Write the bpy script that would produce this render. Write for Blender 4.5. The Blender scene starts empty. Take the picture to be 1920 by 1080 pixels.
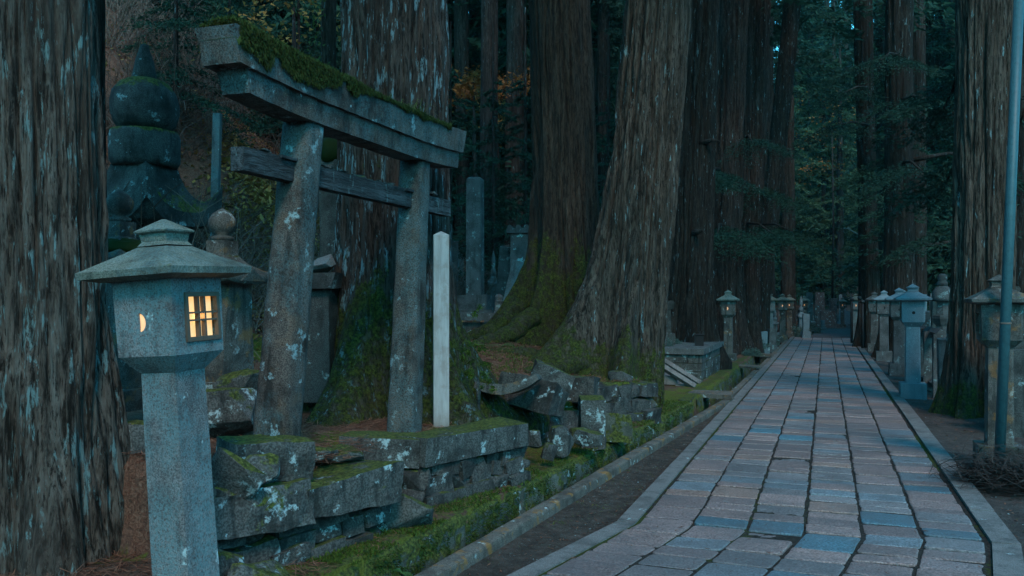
import bpy, bmesh, math, random
import numpy as np
from mathutils import Vector, Matrix, noise as mnoise

rnd = random.Random(7)
rng = np.random.default_rng(7)
scene = bpy.context.scene
COL = scene.collection
R = math.radians

# ------------------------------------------------------------------ camera
ALPHA = math.atan(588 / 1600)
SA, CA = math.sin(ALPHA), math.cos(ALPHA)
cam_d = bpy.data.cameras.new('camera')
cam = bpy.data.objects.new('camera', cam_d)
COL.objects.link(cam)
cam.location = (0, 0, 1.5)
cam.rotation_euler = (R(90), 0, ALPHA)
cam_d.sensor_width = 36
cam_d.lens = 30
cam_d.shift_y = 23 / 1920
cam_d.clip_end = 800
scene.camera = cam

# ------------------------------------------------------------------ world, sun, exposure
SUN_EL, SUN_AZ = 28, 150          # sun far behind the camera, veiled by the trees and cloud
w = bpy.data.worlds.new('World')
scene.world = w
w.use_nodes = True
wn = w.node_tree
bg = wn.nodes['Background']
sky = wn.nodes.new('ShaderNodeTexSky')
sky.sky_type = 'NISHITA'
sky.sun_disc = False
sky.sun_elevation = R(SUN_EL)
sky.sun_rotation = R(SUN_AZ)
sky.ozone_density = 2.2
sky.dust_density = 0.4
tint = wn.nodes.new('ShaderNodeMix')
tint.data_type = 'RGBA'
tint.blend_type = 'MULTIPLY'
tint.inputs[0].default_value = 1
tint.inputs[7].default_value = (0.24, 1.06, 1.06, 1)
wn.links.new(sky.outputs[0], tint.inputs[6])
wn.links.new(tint.outputs[2], bg.inputs[0])
bg.inputs[1].default_value = 0.15
sun_d = bpy.data.lights.new('sun', 'SUN')
sun_d.energy = 0.65
sun_d.angle = R(14)
sun_d.color = (1.0, 0.76, 0.64)
sun = bpy.data.objects.new('sun', sun_d)
COL.objects.link(sun)
_el, _az = R(SUN_EL + 18), R(SUN_AZ)
_dir = Vector((math.sin(_az) * math.cos(_el), math.cos(_az) * math.cos(_el), math.sin(_el)))
sun.rotation_euler = _dir.to_track_quat('Z', 'Y').to_euler()
scene.view_settings.view_transform = 'Standard'
scene.view_settings.look = 'None'
scene.view_settings.exposure = 1.58
scene.view_settings.gamma = 1
scene.render.engine = 'CYCLES'
scene.cycles.use_denoising = True
scene.cycles.max_bounces = 5
scene.cycles.diffuse_bounces = 1
scene.cycles.transparent_max_bounces = 6

# ------------------------------------------------------------------ helpers
def px_at(px, Z, z):
    """a point at picture column px, depth Z from the camera, height z"""
    u = (px - 960) / 1600
    X = u * Z
    return Vector((X * CA - Z * SA, X * SA + Z * CA, z))


def hz(py, Z):
    return 1.5 + (563 - py) / 1600 * Z


def _h(ix, iy, iz, seed):
    h = (ix.astype(np.int64) * 374761393 + iy.astype(np.int64) * 668265263 + iz.astype(np.int64) * 2147483647 + seed * 974711) & 0xffffffff
    h = ((h ^ (h >> 13)) * 1274126177) & 0xffffffff
    return ((h ^ (h >> 16)) & 0xffff) / 65535.0


def vnoise(x, y, z=None, seed=0, perx=None):
    x = np.asarray(x, float); y = np.asarray(y, float)
    z = np.zeros_like(x) if z is None else np.asarray(z, float)
    ix, iy, iz = np.floor(x), np.floor(y), np.floor(z)
    fx, fy, fz = x - ix, y - iy, z - iz
    fx, fy, fz = [f * f * (3 - 2 * f) for f in (fx, fy, fz)]
    def H(a, b, c):
        xx = ix + a
        if perx: xx = np.mod(xx, perx)
        return _h(xx, iy + b, iz + c, seed)
    def L(a, b, t): return a + (b - a) * t
    v0 = L(L(H(0, 0, 0), H(1, 0, 0), fx), L(H(0, 1, 0), H(1, 1, 0), fx), fy)
    v1 = L(L(H(0, 0, 1), H(1, 0, 1), fx), L(H(0, 1, 1), H(1, 1, 1), fx), fy)
    return L(v0, v1, fz)


def fbm(x, y, z=None, seed=0, o=4):
    s, a, t = 0, 0.5, 0
    x = np.asarray(x, float); y = np.asarray(y, float)
    for k in range(o):
        f = 2 ** k
        s = s + a * vnoise(x * f, y * f, None if z is None else np.asarray(z) * f, seed + k)
        t += a; a *= 0.5
    return s / t


def sstep(a, b, x):
    t = np.clip((np.asarray(x, float) - a) / (b - a), 0, 1)
    return t * t * (3 - 2 * t)


def link(o, parent=None):
    COL.objects.link(o)
    if parent is not None: o.parent = parent
    return o


def tag(o, label=None, cat=None, group=None, kind=None):
    if label: o['label'] = label
    if cat: o['category'] = cat
    if group: o['group'] = group
    if kind: o['kind'] = kind
    return o


def thing(name, label, cat, loc=(0, 0, 0), rz=0, group=None):
    o = bpy.data.objects.new(name, None)
    o.empty_display_size = 0.2
    COL.objects.link(o)
    o.location = loc
    o.rotation_euler = (0, 0, rz)
    return tag(o, label, cat, group)


def np_mesh(name, V, F, mat=None, smooth=False, attr=None):
    """fast mesh from arrays; F has one row per face"""
    V = np.asarray(V, np.float32); F = np.asarray(F, np.int32)
    me = bpy.data.meshes.new(name)
    n, k = F.shape
    me.vertices.add(len(V)); me.vertices.foreach_set('co', V.ravel())
    me.loops.add(n * k); me.loops.foreach_set('vertex_index', F.ravel())
    me.polygons.add(n)
    me.polygons.foreach_set('loop_start', np.arange(0, n * k, k, dtype=np.int32))
    me.polygons.foreach_set('loop_total', np.full(n, k, np.int32))
    me.polygons.foreach_set('use_smooth', np.full(n, smooth, bool))
    me.update(calc_edges=True)
    if attr is not None:
        for an, arr in attr.items():
            a = me.attributes.new(an, 'FLOAT_COLOR', 'POINT')
            d = np.ones((len(V), 4), np.float32); d[:, :arr.shape[1]] = arr
            a.data.foreach_set('color', d.ravel())
    if mat: me.materials.append(mat)
    return me


def np_obj(name, V, F, mat, parent=None, smooth=False, attr=None):
    return link(bpy.data.objects.new(name, np_mesh(name, V, F, mat, smooth, attr)), parent)


def bm_obj(name, bm, mat, parent=None, smooth=False, loc=None, rot=None):
    bmesh.ops.recalc_face_normals(bm, faces=bm.faces[:])
    me = bpy.data.meshes.new(name)
    bm.to_mesh(me); bm.free()
    if smooth:
        me.polygons.foreach_set('use_smooth', np.full(len(me.polygons), True, bool))
    me.materials.append(mat)
    o = bpy.data.objects.new(name, me)
    link(o, parent)
    if loc is not None: o.location = loc
    if rot is not None: o.rotation_euler = rot
    return o


def add_box(bm, c, s, rz=0, top=1.0, M=None):
    """box centre c size s; top scales the upper face"""
    vs = []
    for dz in (-.5, .5):
        k = top if dz > 0 else 1
        for dx, dy in ((-.5, -.5), (.5, -.5), (.5, .5), (-.5, .5)):
            p = Vector((dx * s[0] * k, dy * s[1] * k, dz * s[2]))
            if M is not None: p = M @ p
            p = Matrix.Rotation(rz, 3, 'Z') @ p
            vs.append(bm.verts.new(p + Vector(c)))
    for f in ((0, 3, 2, 1), (4, 5, 6, 7), (0, 1, 5, 4), (1, 2, 6, 5), (2, 3, 7, 6), (3, 0, 4, 7)):
        bm.faces.new([vs[i] for i in f])
    return vs


def add_loft(bm, rings, cap=True):
    """rings: lists of equally many 3-D points"""
    rs = [[bm.verts.new(p) for p in r] for r in rings]
    n = len(rs[0])
    for a, b in zip(rs, rs[1:]):
        for i in range(n):
            bm.faces.new((a[i], a[(i + 1) % n], b[(i + 1) % n], b[i]))
    if cap:
        bm.faces.new(rs[0][::-1]); bm.faces.new(rs[-1])


def add_lathe(bm, prof, n=24, c=(0, 0, 0)):
    add_loft(bm, [[(c[0] + r * math.cos(2 * math.pi * i / n), c[1] + r * math.sin(2 * math.pi * i / n), c[2] + z) for i in range(n)] for r, z in prof])


def add_tube(bm, pts, radii, n=8, cap=True):
    pts = [Vector(p) for p in pts]
    rings = []
    for i, p in enumerate(pts):
        d = (pts[min(i + 1, len(pts) - 1)] - pts[max(i - 1, 0)]).normalized()
        up = Vector((0, 0, 1)) if abs(d.z) < .9 else Vector((1, 0, 0))
        a = d.cross(up).normalized(); b = a.cross(d)
        r = radii[i] if hasattr(radii, '__len__') else radii
        rings.append([p + (a * math.cos(t) + b * math.sin(t)) * r for t in [2 * math.pi * k / n for k in range(n)]])
    add_loft(bm, rings, cap)


def bevel(bm, wd, seg=2, ang=30):
    es = [e for e in bm.edges if len(e.link_faces) == 2 and e.calc_face_angle(0) > R(ang)]
    bmesh.ops.bevel(bm, geom=es, offset=wd, segments=seg, profile=.6, affect='EDGES', clamp_overlap=True)


def rough(bm, amp, freq, seed=0):
    s = Vector((seed * 3.1, seed * 1.7, seed * .9))
    bm.normal_update()
    ds = []
    for v in bm.verts:
        n = mnoise.fractal(v.co * freq + s, 1.0, 2.0, 4)
        ds.append(v.normal * n * amp)
    for v, d in zip(bm.verts, ds): v.co += d


def sub(bm, cuts):
    bmesh.ops.subdivide_edges(bm, edges=bm.edges[:], cuts=cuts, use_grid_fill=True)


def sub_len(bm, L):
    """split long edges until none is longer than L"""
    for _ in range(6):
        es = [e for e in bm.edges if e.calc_length() > L * 1.5]
        if not es: break
        bmesh.ops.subdivide_edges(bm, edges=es, cuts=1, use_grid_fill=True)
    bmesh.ops.triangulate(bm, faces=[f for f in bm.faces if len(f.verts) > 4])


def slab_bm(s, bev=.02, L=.05, amp=.008, freq=6, seed=0, jit=.02, top=1.0):
    """a weathered stone block of size s standing on z = 0"""
    bm = bmesh.new()
    vs = add_box(bm, (0, 0, s[2] / 2), s, top=top)
    rr = random.Random(seed)
    for v in vs: v.co += Vector([rr.uniform(-jit, jit) for _ in range(3)])
    bevel(bm, bev, 2)
    sub_len(bm, L)
    rough(bm, amp, freq, seed)
    return bm


def rock_bm(s, seed=0, n=16, L=.05, amp=.008):
    rr = random.Random(seed)
    bm = bmesh.new()
    for _ in range(n):
        p = Vector([rr.gauss(0, 1) for _ in range(3)])
        m = max(abs(p.x), abs(p.y), abs(p.z))
        p = p / m * .5 * rr.uniform(.88, 1)
        bm.verts.new((p.x * s[0], p.y * s[1], p.z * s[2]))
    r = bmesh.ops.convex_hull(bm, input=bm.verts[:])
    bmesh.ops.delete(bm, geom=[v for v in bm.verts if not v.link_faces], context='VERTS')
    bevel(bm, min(s) * .11, 3, 12)
    sub_len(bm, L)
    rough(bm, amp, 9, seed)
    return bm


def cut(o, cutters):
    for c in cutters:
        m = o.modifiers.new('cut', 'BOOLEAN'); m.object = c; m.operation = 'DIFFERENCE'; m.solver = 'EXACT'
    dg = bpy.context.evaluated_depsgraph_get()
    me = bpy.data.meshes.new_from_object(o.evaluated_get(dg))
    o.modifiers.clear()
    o.data = me
    for c in cutters: bpy.data.objects.remove(c)


def copy_tree(o, parent=None):
    c = o.copy(); COL.objects.link(c)
    if parent is not None: c.parent = parent
    for ch in o.children: copy_tree(ch, c)
    return c


# ------------------------------------------------------------------ materials
class NT:
    def __init__(s, name, rough=.85, spec=.3):
        s.m = bpy.data.materials.new(name)
        s.m.use_nodes = True
        s.t = s.m.node_tree
        s.b = s.t.nodes['Principled BSDF']
        s.b.inputs['Roughness'].default_value = rough
        s.b.inputs['Specular IOR Level'].default_value = spec
        s.tc = s.t.nodes.new('ShaderNodeTexCoord')
        oi = s.t.nodes.new('ShaderNodeObjectInfo')
        s.oi = oi
        s.vec = s.op('ADD', s.tc.outputs['Object'], s.vscale(oi.outputs['Random'], 13.0), vec=True)

    def lk(s, sock, v):
        if isinstance(v, bpy.types.NodeSocket): s.t.links.new(v, sock)
        elif isinstance(v, (tuple, list)):
            sock.default_value = tuple(v) + ((1,) if len(v) == 3 and len(sock.default_value) == 4 else ())
        else: sock.default_value = v

    def vscale(s, val, k):
        n = s.t.nodes.new('ShaderNodeCombineXYZ')
        m = s.op('MULTIPLY', val, k)
        for i in n.inputs: s.t.links.new(m, i)
        return n.outputs[0]

    def op(s, o, a, b=0.0, vec=False, clamp=False):
        n = s.t.nodes.new('ShaderNodeVectorMath' if vec else 'ShaderNodeMath')
        n.operation = o
        if clamp: n.use_clamp = True
        s.lk(n.inputs[0], a); s.lk(n.inputs[1], b)
        return n.outputs[0]

    def scaled(s, sc, vec=None):
        return s.op('MULTIPLY', vec or s.vec, sc, vec=True)

    def noise(s, scale, detail=4, rough=.55, vec=None, dist=0.0):
        n = s.t.nodes.new('ShaderNodeTexNoise')
        s.lk(n.inputs['Vector'], vec or s.vec)
        n.inputs['Scale'].default_value = scale; n.inputs['Detail'].default_value = detail
        n.inputs['Roughness'].default_value = rough; n.inputs['Distortion'].default_value = dist
        return n.outputs[0]

    def voro(s, scale, vec=None, out=0, feature='F1'):
        n = s.t.nodes.new('ShaderNodeTexVoronoi')
        n.feature = feature
        s.lk(n.inputs['Vector'], vec or s.vec); n.inputs['Scale'].default_value = scale
        return n.outputs[out]

    def step(s, v, a, b):
        n = s.t.nodes.new('ShaderNodeMapRange')
        n.interpolation_type = 'SMOOTHSTEP'
        s.lk(n.inputs[0], v); n.inputs[1].default_value = a; n.inputs[2].default_value = b
        return n.outputs[0]

    def mix(s, f, a, b, mode='MIX'):
        n = s.t.nodes.new('ShaderNodeMix'); n.data_type = 'RGBA'; n.blend_type = mode
        s.lk(n.inputs[0], f); s.lk(n.inputs[6], a); s.lk(n.inputs[7], b)
        return n.outputs[2]

    def ramp(s, f, stops):
        n = s.t.nodes.new('ShaderNodeValToRGB')
        e = n.color_ramp.elements
        while len(e) < len(stops): e.new(.5)
        for x, (p, c) in zip(e, stops): x.position = p; x.color = tuple(c) + (1,)
        s.lk(n.inputs[0], f)
        return n.outputs[0]

    def attr(s, name):
        n = s.t.nodes.new('ShaderNodeAttribute'); n.attribute_name = name
        return n

    def nz(s):
        g = s.t.nodes.new('ShaderNodeNewGeometry')
        x = s.t.nodes.new('ShaderNodeSeparateXYZ')
        s.t.links.new(g.outputs['Normal'], x.inputs[0])
        return x.outputs[2]

    def z(s):
        x = s.t.nodes.new('ShaderNodeSeparateXYZ')
        s.t.links.new(s.tc.outputs['Object'], x.inputs[0])
        return x.outputs[2]

    def done(s, col, bump=None, strength=.5, dist=.01, rough=None):
        s.lk(s.b.inputs['Base Color'], col)
        if rough is not None: s.lk(s.b.inputs['Roughness'], rough)
        if bump is not None:
            n = s.t.nodes.new('ShaderNodeBump')
            n.inputs['Strength'].default_value = strength; n.inputs['Distance'].default_value = dist
            s.t.links.new(bump, n.inputs['Height']); s.t.links.new(n.outputs[0], s.b.inputs['Normal'])
        return s.m


MOSS_A, MOSS_B = (.019, .028, .006), (.112, .124, .024)


def stone_mat(name, c1, c2, lichen=0.0, moss=0.0, stain=.5, lcol=(.42, .52, .52), speck=140, side_moss=0.0, orange=0.0, teal_mottle=0.0):
    s = NT(name, .88, .25)
    sp = s.noise(speck, 2, .6)
    col = s.mix(s.step(sp, .32, .68), c1, c2)
    big = s.noise(4.5, 7, .62)
    dark = tuple(v * .38 for v in c1)
    col = s.mix(s.op('MULTIPLY', s.step(big, .42, .68), stain), col, dark)
    st = s.noise(5, 5, .6, vec=s.scaled((2.6, 2.6, .45)))
    col = s.mix(s.op('MULTIPLY', s.step(st, .52, .66), stain * .8), col, (c1[0] * .3, c1[1] * .36, c1[2] * .36))
    if teal_mottle:
        l3 = s.noise(3.4, 7, .72, vec=s.op('ADD', s.scaled((1, 1, .6)), (3.2, 6.3, 1.8), vec=True))
        col = s.mix(s.op('MULTIPLY', s.op('MULTIPLY', s.step(l3, .40, .56), s.step(s.noise(85, 3, .7), .36, .58)), teal_mottle), col, (.13, .235, .25))  # teal speckled patches at random over the stone
    if lichen:
        l1 = s.noise(7, 6, .68, vec=s.op('ADD', s.vec, (5.2, 1.3, 8.8), vec=True))
        m = s.op('MULTIPLY', s.step(l1, .60 - lichen * .16, .66 - lichen * .16), s.step(s.noise(60, 3, .7), .3, .55))
        col = s.mix(m, col, lcol)
    if orange:
        l2 = s.noise(6, 5, .65, vec=s.op('ADD', s.vec, (1.2, 9.3, 2.8), vec=True))
        col = s.mix(s.op('MULTIPLY', s.step(l2, .55, .64), orange), col, (.28, .13, .03))
    if moss or side_moss:
        n1 = s.noise(5, 6, .65, vec=s.op('ADD', s.vec, (2.2, 7.3, 3.8), vec=True))
        up = s.op('ADD', s.op('MULTIPLY', s.nz(), .5 * max(moss, .01)), s.op('MULTIPLY', n1, 1.0))
        m = s.step(up, .78 - .18 * side_moss, .88 - .18 * side_moss)
        mc = s.mix(s.step(s.noise(45, 4, .7), .35, .7), MOSS_A, MOSS_B)
        col = s.mix(m, col, mc)
        h = s.op('ADD', s.op('MULTIPLY', sp, .6), s.op('MULTIPLY', s.op('MULTIPLY', m, s.noise(70, 3, .7)), 3.0))
    else:
        h = sp
    h = s.op('ADD', s.op('MULTIPLY', h, .5), s.op('MULTIPLY', s.noise(22, 6, .7), 1.3))
    return s.done(col, h, .55, .012)


def bark_mat(name, dark, mid, pale, patch=0.0, patch_col=(.22, .36, .38), moss_h=0.0, moss_amt=0.0, fine=1.0, axis=2):
    s = NT(name, .92, .15)
    v1 = s.scaled((1, 1, .07) if axis == 2 else (1, .07, 1))
    a = s.op('ADD', s.op('MULTIPLY', s.noise(16 * fine, 8, .72, vec=v1, dist=.4), .62), s.op('MULTIPLY', s.noise(26 * fine, 6, .7, vec=s.scaled((1, 1, .26) if axis == 2 else (1, .26, 1)), dist=.6), .38))
    b = s.noise(55 * fine, 6, .7, vec=s.scaled((1, 1, .10) if axis == 2 else (1, .1, 1)))
    col = s.ramp(a, [(.41, dark), (.50, mid), (.66, pale)])
    col = s.mix(s.op('MULTIPLY', s.step(b, .49, .40), .9), col, dark)
    big = s.noise(1.6, 5, .6, vec=s.scaled((1, 1, .35)))
    col = s.mix(s.op('MULTIPLY', s.step(big, .48, .66), .6), col, tuple(v * .55 for v in mid))
    if patch:
        p = s.noise(15, 7, .72, vec=s.op('ADD', s.scaled((1, 1, .20)), (4, 2, 7), vec=True))
        m = s.op('MULTIPLY', s.step(p, .62 - .18 * patch, .68 - .18 * patch), s.step(b, .36, .5))
        col = s.mix(s.op('MULTIPLY', m, .85), col, patch_col)
    h = s.op('ADD', s.op('MULTIPLY', a, 1.6), s.op('MULTIPLY', b, .8))
    if moss_amt:
        n1 = s.noise(3.2, 6, .68, vec=s.op('ADD', s.scaled((1, 1, .5)), (9, 2, 1), vec=True))
        zz = s.step(s.z(), moss_h, 0)
        m = s.step(s.op('ADD', n1, s.op('ADD', s.op('MULTIPLY', s.op('SUBTRACT', zz, .5), .5), s.op('MULTIPLY', s.op('MAXIMUM', s.nz(), 0.0), .45))), .66 - moss_amt * .25, .74 - moss_amt * .25)
        m = s.op('MULTIPLY', m, s.op('ADD', .25, s.op('MULTIPLY', s.step(s.noise(11, 6, .7), .42, .56), .75)))
        mc = s.mix(s.step(s.noise(40, 4, .7), .35, .7), MOSS_A, MOSS_B)
        mc = s.mix(s.op('MULTIPLY', s.step(s.noise(5, 5, .65), .48, .64), .4), mc, (.055, .040, .020))
        col = s.mix(m, col, mc)
        h = s.op('ADD', h, s.op('MULTIPLY', s.op('MULTIPLY', m, s.noise(60, 3, .7)), 1.2))
    return s.done(col, h, 1.0, .03)


def leaf_mat(name, a, b, c=None):
    s = NT(name, .75, .15)
    at = s.attr('tone')
    col = s.mix(at.outputs['Fac'], a, b)
    col = s.mix(s.op('MULTIPLY', s.oi.outputs['Random'], .45), col, c or tuple(v * .55 for v in a))
    s.b.inputs['Subsurface Weight'].default_value = 0
    tr = s.t.nodes.new('ShaderNodeBsdfTranslucent')
    mx = s.t.nodes.new('ShaderNodeMixShader')
    s.t.links.new(col, tr.inputs[0]); mx.inputs[0].default_value = .25
    out = s.t.nodes['Material Output']
    s.t.links.new(s.b.outputs[0], mx.inputs[1]); s.t.links.new(tr.outputs[0], mx.inputs[2]); s.t.links.new(mx.outputs[0], out.inputs[0])
    return s.done(col)


def plain(name, col, rough=.6, emit=None, metal=0):
    s = NT(name, rough, .4)
    n = s.noise(30, 5, .65)
    c = s.mix(s.op('MULTIPLY', s.step(n, .4, .7), .5), col, tuple(v * .5 for v in col))
    s.b.inputs['Metallic'].default_value = metal
    return s.done(c, n, .2, .004)


def glow(name, col, st, edge=None):
    s = NT(name, .5)
    if edge:
        g = s.noise(9, 3, .5)
        c = s.mix(s.step(g, .35, .65), col, edge)
    else: c = col
    s.lk(s.b.inputs['Emission Color'], c)
    s.b.inputs['Emission Strength'].default_value = st
    return s.done((.6, .5, .35))


M = {}
M['granite'] = stone_mat('granite', (.085, .080, .079), (.235, .225, .22), stain=.55, lichen=-.2, moss=.1, teal_mottle=.6)
M['granite_roof'] = stone_mat('granite_roof', (.075, .083, .066), (.20, .21, .17), teal_mottle=.3, stain=.75, lichen=.0, moss=.40)
M['granite_old'] = stone_mat('granite_old', (.048, .048, .043), (.14, .138, .126), stain=.75, lichen=.10, moss=.46, orange=.4, lcol=(.26, .32, .32))
M['torii_stone'] = stone_mat('torii_stone', (.032, .025, .021), (.125, .101, .086), stain=.85, teal_mottle=.30, lichen=.02, moss=.25, lcol=(.22, .31, .32), orange=.07)
M['dark_stone'] = stone_mat('dark_stone', (.028, .031, .029), (.085, .09, .085), stain=.7, lichen=.04, moss=.45, side_moss=.35, lcol=(.2, .28, .28))
M['pagoda_stone'] = stone_mat('pagoda_stone', (.026, .030, .029), (.085, .095, .092), stain=.8, lichen=.06, moss=1.05, side_moss=.0, lcol=(.22, .32, .33))
M['wall_stone'] = stone_mat('wall_stone', (.038, .040, .037), (.112, .115, .108), stain=.9, lichen=.15, moss=.66, side_moss=.7, speck=90, lcol=(.32, .42, .43))
M['rubble'] = stone_mat('rubble', (.032, .033, .031), (.098, .093, .086), stain=.8, lichen=.04, moss=.5, side_moss=.45, speck=80, lcol=(.30, .38, .39))
M['skylit_granite'] = stone_mat('skylit_granite', (.10, .145, .165), (.19, .25, .28), stain=.2, lichen=-.2, moss=0)  # blue of the skylight put into the stone colour
M['grave'] = stone_mat('grave', (.05, .055, .055), (.135, .14, .14), stain=.6, lichen=.1, moss=.38, lcol=(.2, .28, .28))
M['pink_grave'] = stone_mat('pink_grave', (.10, .07, .066), (.20, .14, .13), stain=.5, lichen=.2, moss=.2)
M['moss_wall'] = stone_mat('moss_wall', (.05, .06, .045), (.12, .13, .11), stain=.6, lichen=.05, moss=.7, side_moss=1.6)
M['drain_kerb'] = stone_mat('drain_kerb', (.075, .064, .055), (.175, .152, .130), stain=.6, lichen=-.05, moss=.3, orange=.7)
M['kerb'] = stone_mat('kerb', (.115, .104, .10), (.225, .205, .196), stain=.5, lichen=-.25, moss=.1)
M['bark_left'] = bark_mat('bark_left', (.010, .008, .006), (.095, .074, .060), (.215, .195, .168), patch=.34, patch_col=(.17, .28, .28))
M['bark_lichen'] = bark_mat('bark_lichen', (.009, .008, .007), (.060, .045, .037), (.115, .095, .083), patch=.40, patch_col=(.17, .28, .31), moss_h=1.5, moss_amt=1.0)
M['bark_moss'] = bark_mat('bark_moss', (.010, .008, .007), (.042, .030, .022), (.094, .070, .053), patch=0, moss_h=2.8, moss_amt=.62)
M['bark_brown'] = bark_mat('bark_brown', (.010, .008, .006), (.070, .050, .038), (.165, .125, .102), patch=.08, moss_h=.9, moss_amt=.45)
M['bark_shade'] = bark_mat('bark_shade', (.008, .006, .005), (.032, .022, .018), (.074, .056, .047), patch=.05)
M['root_moss'] = bark_mat('root_moss', (.010, .008, .007), (.060, .046, .035), (.125, .10, .08), patch=0, moss_h=8, moss_amt=.5)
M['bark_grey'] = bark_mat('bark_grey', (.008, .006, .005), (.026, .020, .016), (.058, .047, .040), patch=.15, patch_col=(.13, .2, .21))
M['bark_far'] = bark_mat('bark_far', (.010, .009, .008), (.036, .028, .024), (.07, .058, .051), patch=.1, fine=.6, patch_col=(.1, .16, .17))
M['twig'] = plain('twig', (.085, .05, .036), .9)
M['pale_twig'] = plain('pale_twig', (.15, .105, .085), .9)
M['plank'] = bark_mat('plank', (.024, .028, .029), (.066, .080, .086), (.115, .14, .148), patch=.25, axis=1, patch_col=(.13, .2, .2))
M['wood'] = bark_mat('wood', (.06, .055, .05), (.17, .165, .155), (.28, .28, .27), patch=.25)
M['lattice'] = plain('lattice', (.10, .075, .055), .7)
M['black'] = plain('black', (.008, .008, .009), .8)
M['dark_metal'] = plain('dark_metal', (.02, .025, .028), .45)
M['blue_pole'] = plain('blue_pole', (.035, .10, .115), .5)
M['pane'] = glow('lit_pane', (1.0, .46, .13), 0.34, (1.0, .62, .24))
M['moon_pane'] = glow('moon_pane', (1.0, .30, .05), .34, (1.0, .46, .12))
M['far_pane'] = glow('far_pane', (1.0, .34, .08), .24)
M['moss'] = leaf_mat('moss', (.018, .036, .007), (.105, .160, .022))
M['gate_moss'] = leaf_mat('gate_moss', (.012, .026, .006), (.070, .108, .020), (.03, .03, .012))
M['needle'] = leaf_mat('needle', (.013, .036, .026), (.032, .078, .046), (.011, .038, .035))
M['needle_dark'] = leaf_mat('needle_dark', (.012, .032, .023), (.030, .066, .040), (.010, .032, .03))
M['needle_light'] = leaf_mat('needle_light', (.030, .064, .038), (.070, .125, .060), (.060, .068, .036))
M['maple'] = leaf_mat('maple', (.16, .05, .02), (.30, .11, .03), (.14, .09, .02))
M['gold_leaf'] = leaf_mat('gold_leaf', (.28, .15, .04), (.42, .26, .08), (.2, .12, .05))
M['fern'] = leaf_mat('fern', (.05, .13, .04), (.10, .22, .06), (.06, .13, .04))
M['dead_twig'] = plain('dead_twig', (.035, .024, .02), .95)
M['shrub_leaf'] = leaf_mat('shrub_leaf', (.03, .06, .05), (.13, .20, .18), (.04, .08, .06))
M['white_leaf'] = leaf_mat('white_leaf', (.45, .5, .38), (.62, .65, .52), (.4, .45, .3))
M['litter'] = leaf_mat('litter', (.11, .045, .030), (.30, .15, .095), (.11, .055, .04))
M['grass'] = leaf_mat('grass', (.06, .08, .02), (.14, .15, .05), (.06, .08, .02))


def paint_wood():
    s = NT('pale_wood', .8, .25)
    a = s.noise(30, 6, .65, vec=s.scaled((1, 1, .12)))
    b = s.noise(9, 6, .7)
    c = s.ramp(a, [(.3, (.29, .25, .235)), (.6, (.43, .385, .37))])
    c = s.mix(s.op('MULTIPLY', s.step(b, .48, .60), .45), c, (.26, .19, .16))
    low = s.step(s.op('ADD', s.z(), s.op('MULTIPLY', b, .25)), .30, .02)
    c = s.mix(s.op('MULTIPLY', low, .75), c, (.13, .085, .06))
    return s.done(c, a, .35, .006)


M['pale_wood'] = paint_wood()


def paver_mat():
    s = NT('paver', .62, .35)
    at = s.attr('tone').outputs['Color']
    sp = s.noise(75, 3, .7)
    c = s.mix(.7, at, s.mix(s.step(sp, .3, .7), tuple([.15] * 3), tuple([1.6] * 3)), 'MULTIPLY')
    big = s.noise(3.2, 6, .62)
    c = s.mix(s.op('MULTIPLY', s.step(big, .48, .66), .42), c, (.085, .075, .075))
    wet = s.noise(.9, 5, .6)
    c = s.mix(s.op('MULTIPLY', s.step(wet, .44, .62), .5), c, (.115, .105, .11))
    pit = s.noise(38, 5, .7)
    c = s.mix(s.op('MULTIPLY', s.step(pit, .58, .7), .35), c, (.07, .065, .065))
    pale = s.noise(8, 5, .65, vec=s.op('ADD', s.vec, (7, 3, 1), vec=True))
    c = s.mix(s.op('MULTIPLY', s.step(pale, .6, .72), .25), c, (.36, .38, .38))
    h = s.op('ADD', s.op('MULTIPLY', s.noise(14, 6, .68), 2.0), s.op('MULTIPLY', sp, .8))
    return s.done(c, h, .6, .012, rough=s.op('ADD', s.op('MULTIPLY', pit, .35), .30))


M['paver'] = paver_mat()


def ground_mat():
    s = NT('ground', .95, .15)
    zn = s.t.nodes.new('ShaderNodeSeparateColor')
    s.t.links.new(s.attr('zone').outputs['Color'], zn.inputs[0])
    n_big = s.noise(1.4, 6, .62); n_mid = s.noise(9, 6, .68); n_f = s.noise(55, 4, .7); n_s = s.noise(24, 5, .7, dist=2.0)
    dirt = s.ramp(n_mid, [(.3, (.034, .025, .021)), (.55, (.080, .060, .050)), (.75, (.14, .108, .094))])
    peb = s.voro(70)
    dirt = s.mix(s.op('MULTIPLY', s.step(peb, .22, .10), s.step(s.noise(31, 2), .5, .62)), dirt, (.17, .155, .15))
    lit = s.ramp(n_s, [(.3, (.050, .023, .016)), (.5, (.165, .078, .052)), (.72, (.31, .175, .12))])
    moss = s.ramp(n_f, [(.3, (.032, .044, .008)), (.7, (.165, .180, .030))])
    grav = s.mix(s.step(s.noise(90, 2), .35, .7), (.07, .065, .07), (.20, .19, .20))
    c = s.mix(zn.outputs[1], dirt, lit)
    mm = s.step(s.op('ADD', s.op('MULTIPLY', n_mid, .9), s.op('MULTIPLY', zn.outputs[0], .75)), .70, .86)
    c = s.mix(mm, c, moss)
    c = s.mix(zn.outputs[2], c, grav)
    c = s.mix(s.op('MULTIPLY', s.step(n_big, .5, .66), .35), c, (.018, .014, .012))
    h = s.op('ADD', s.op('MULTIPLY', n_f, 1.0), s.op('MULTIPLY', n_s, 1.6))
    return s.done(c, h, .8, .02)


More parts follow.
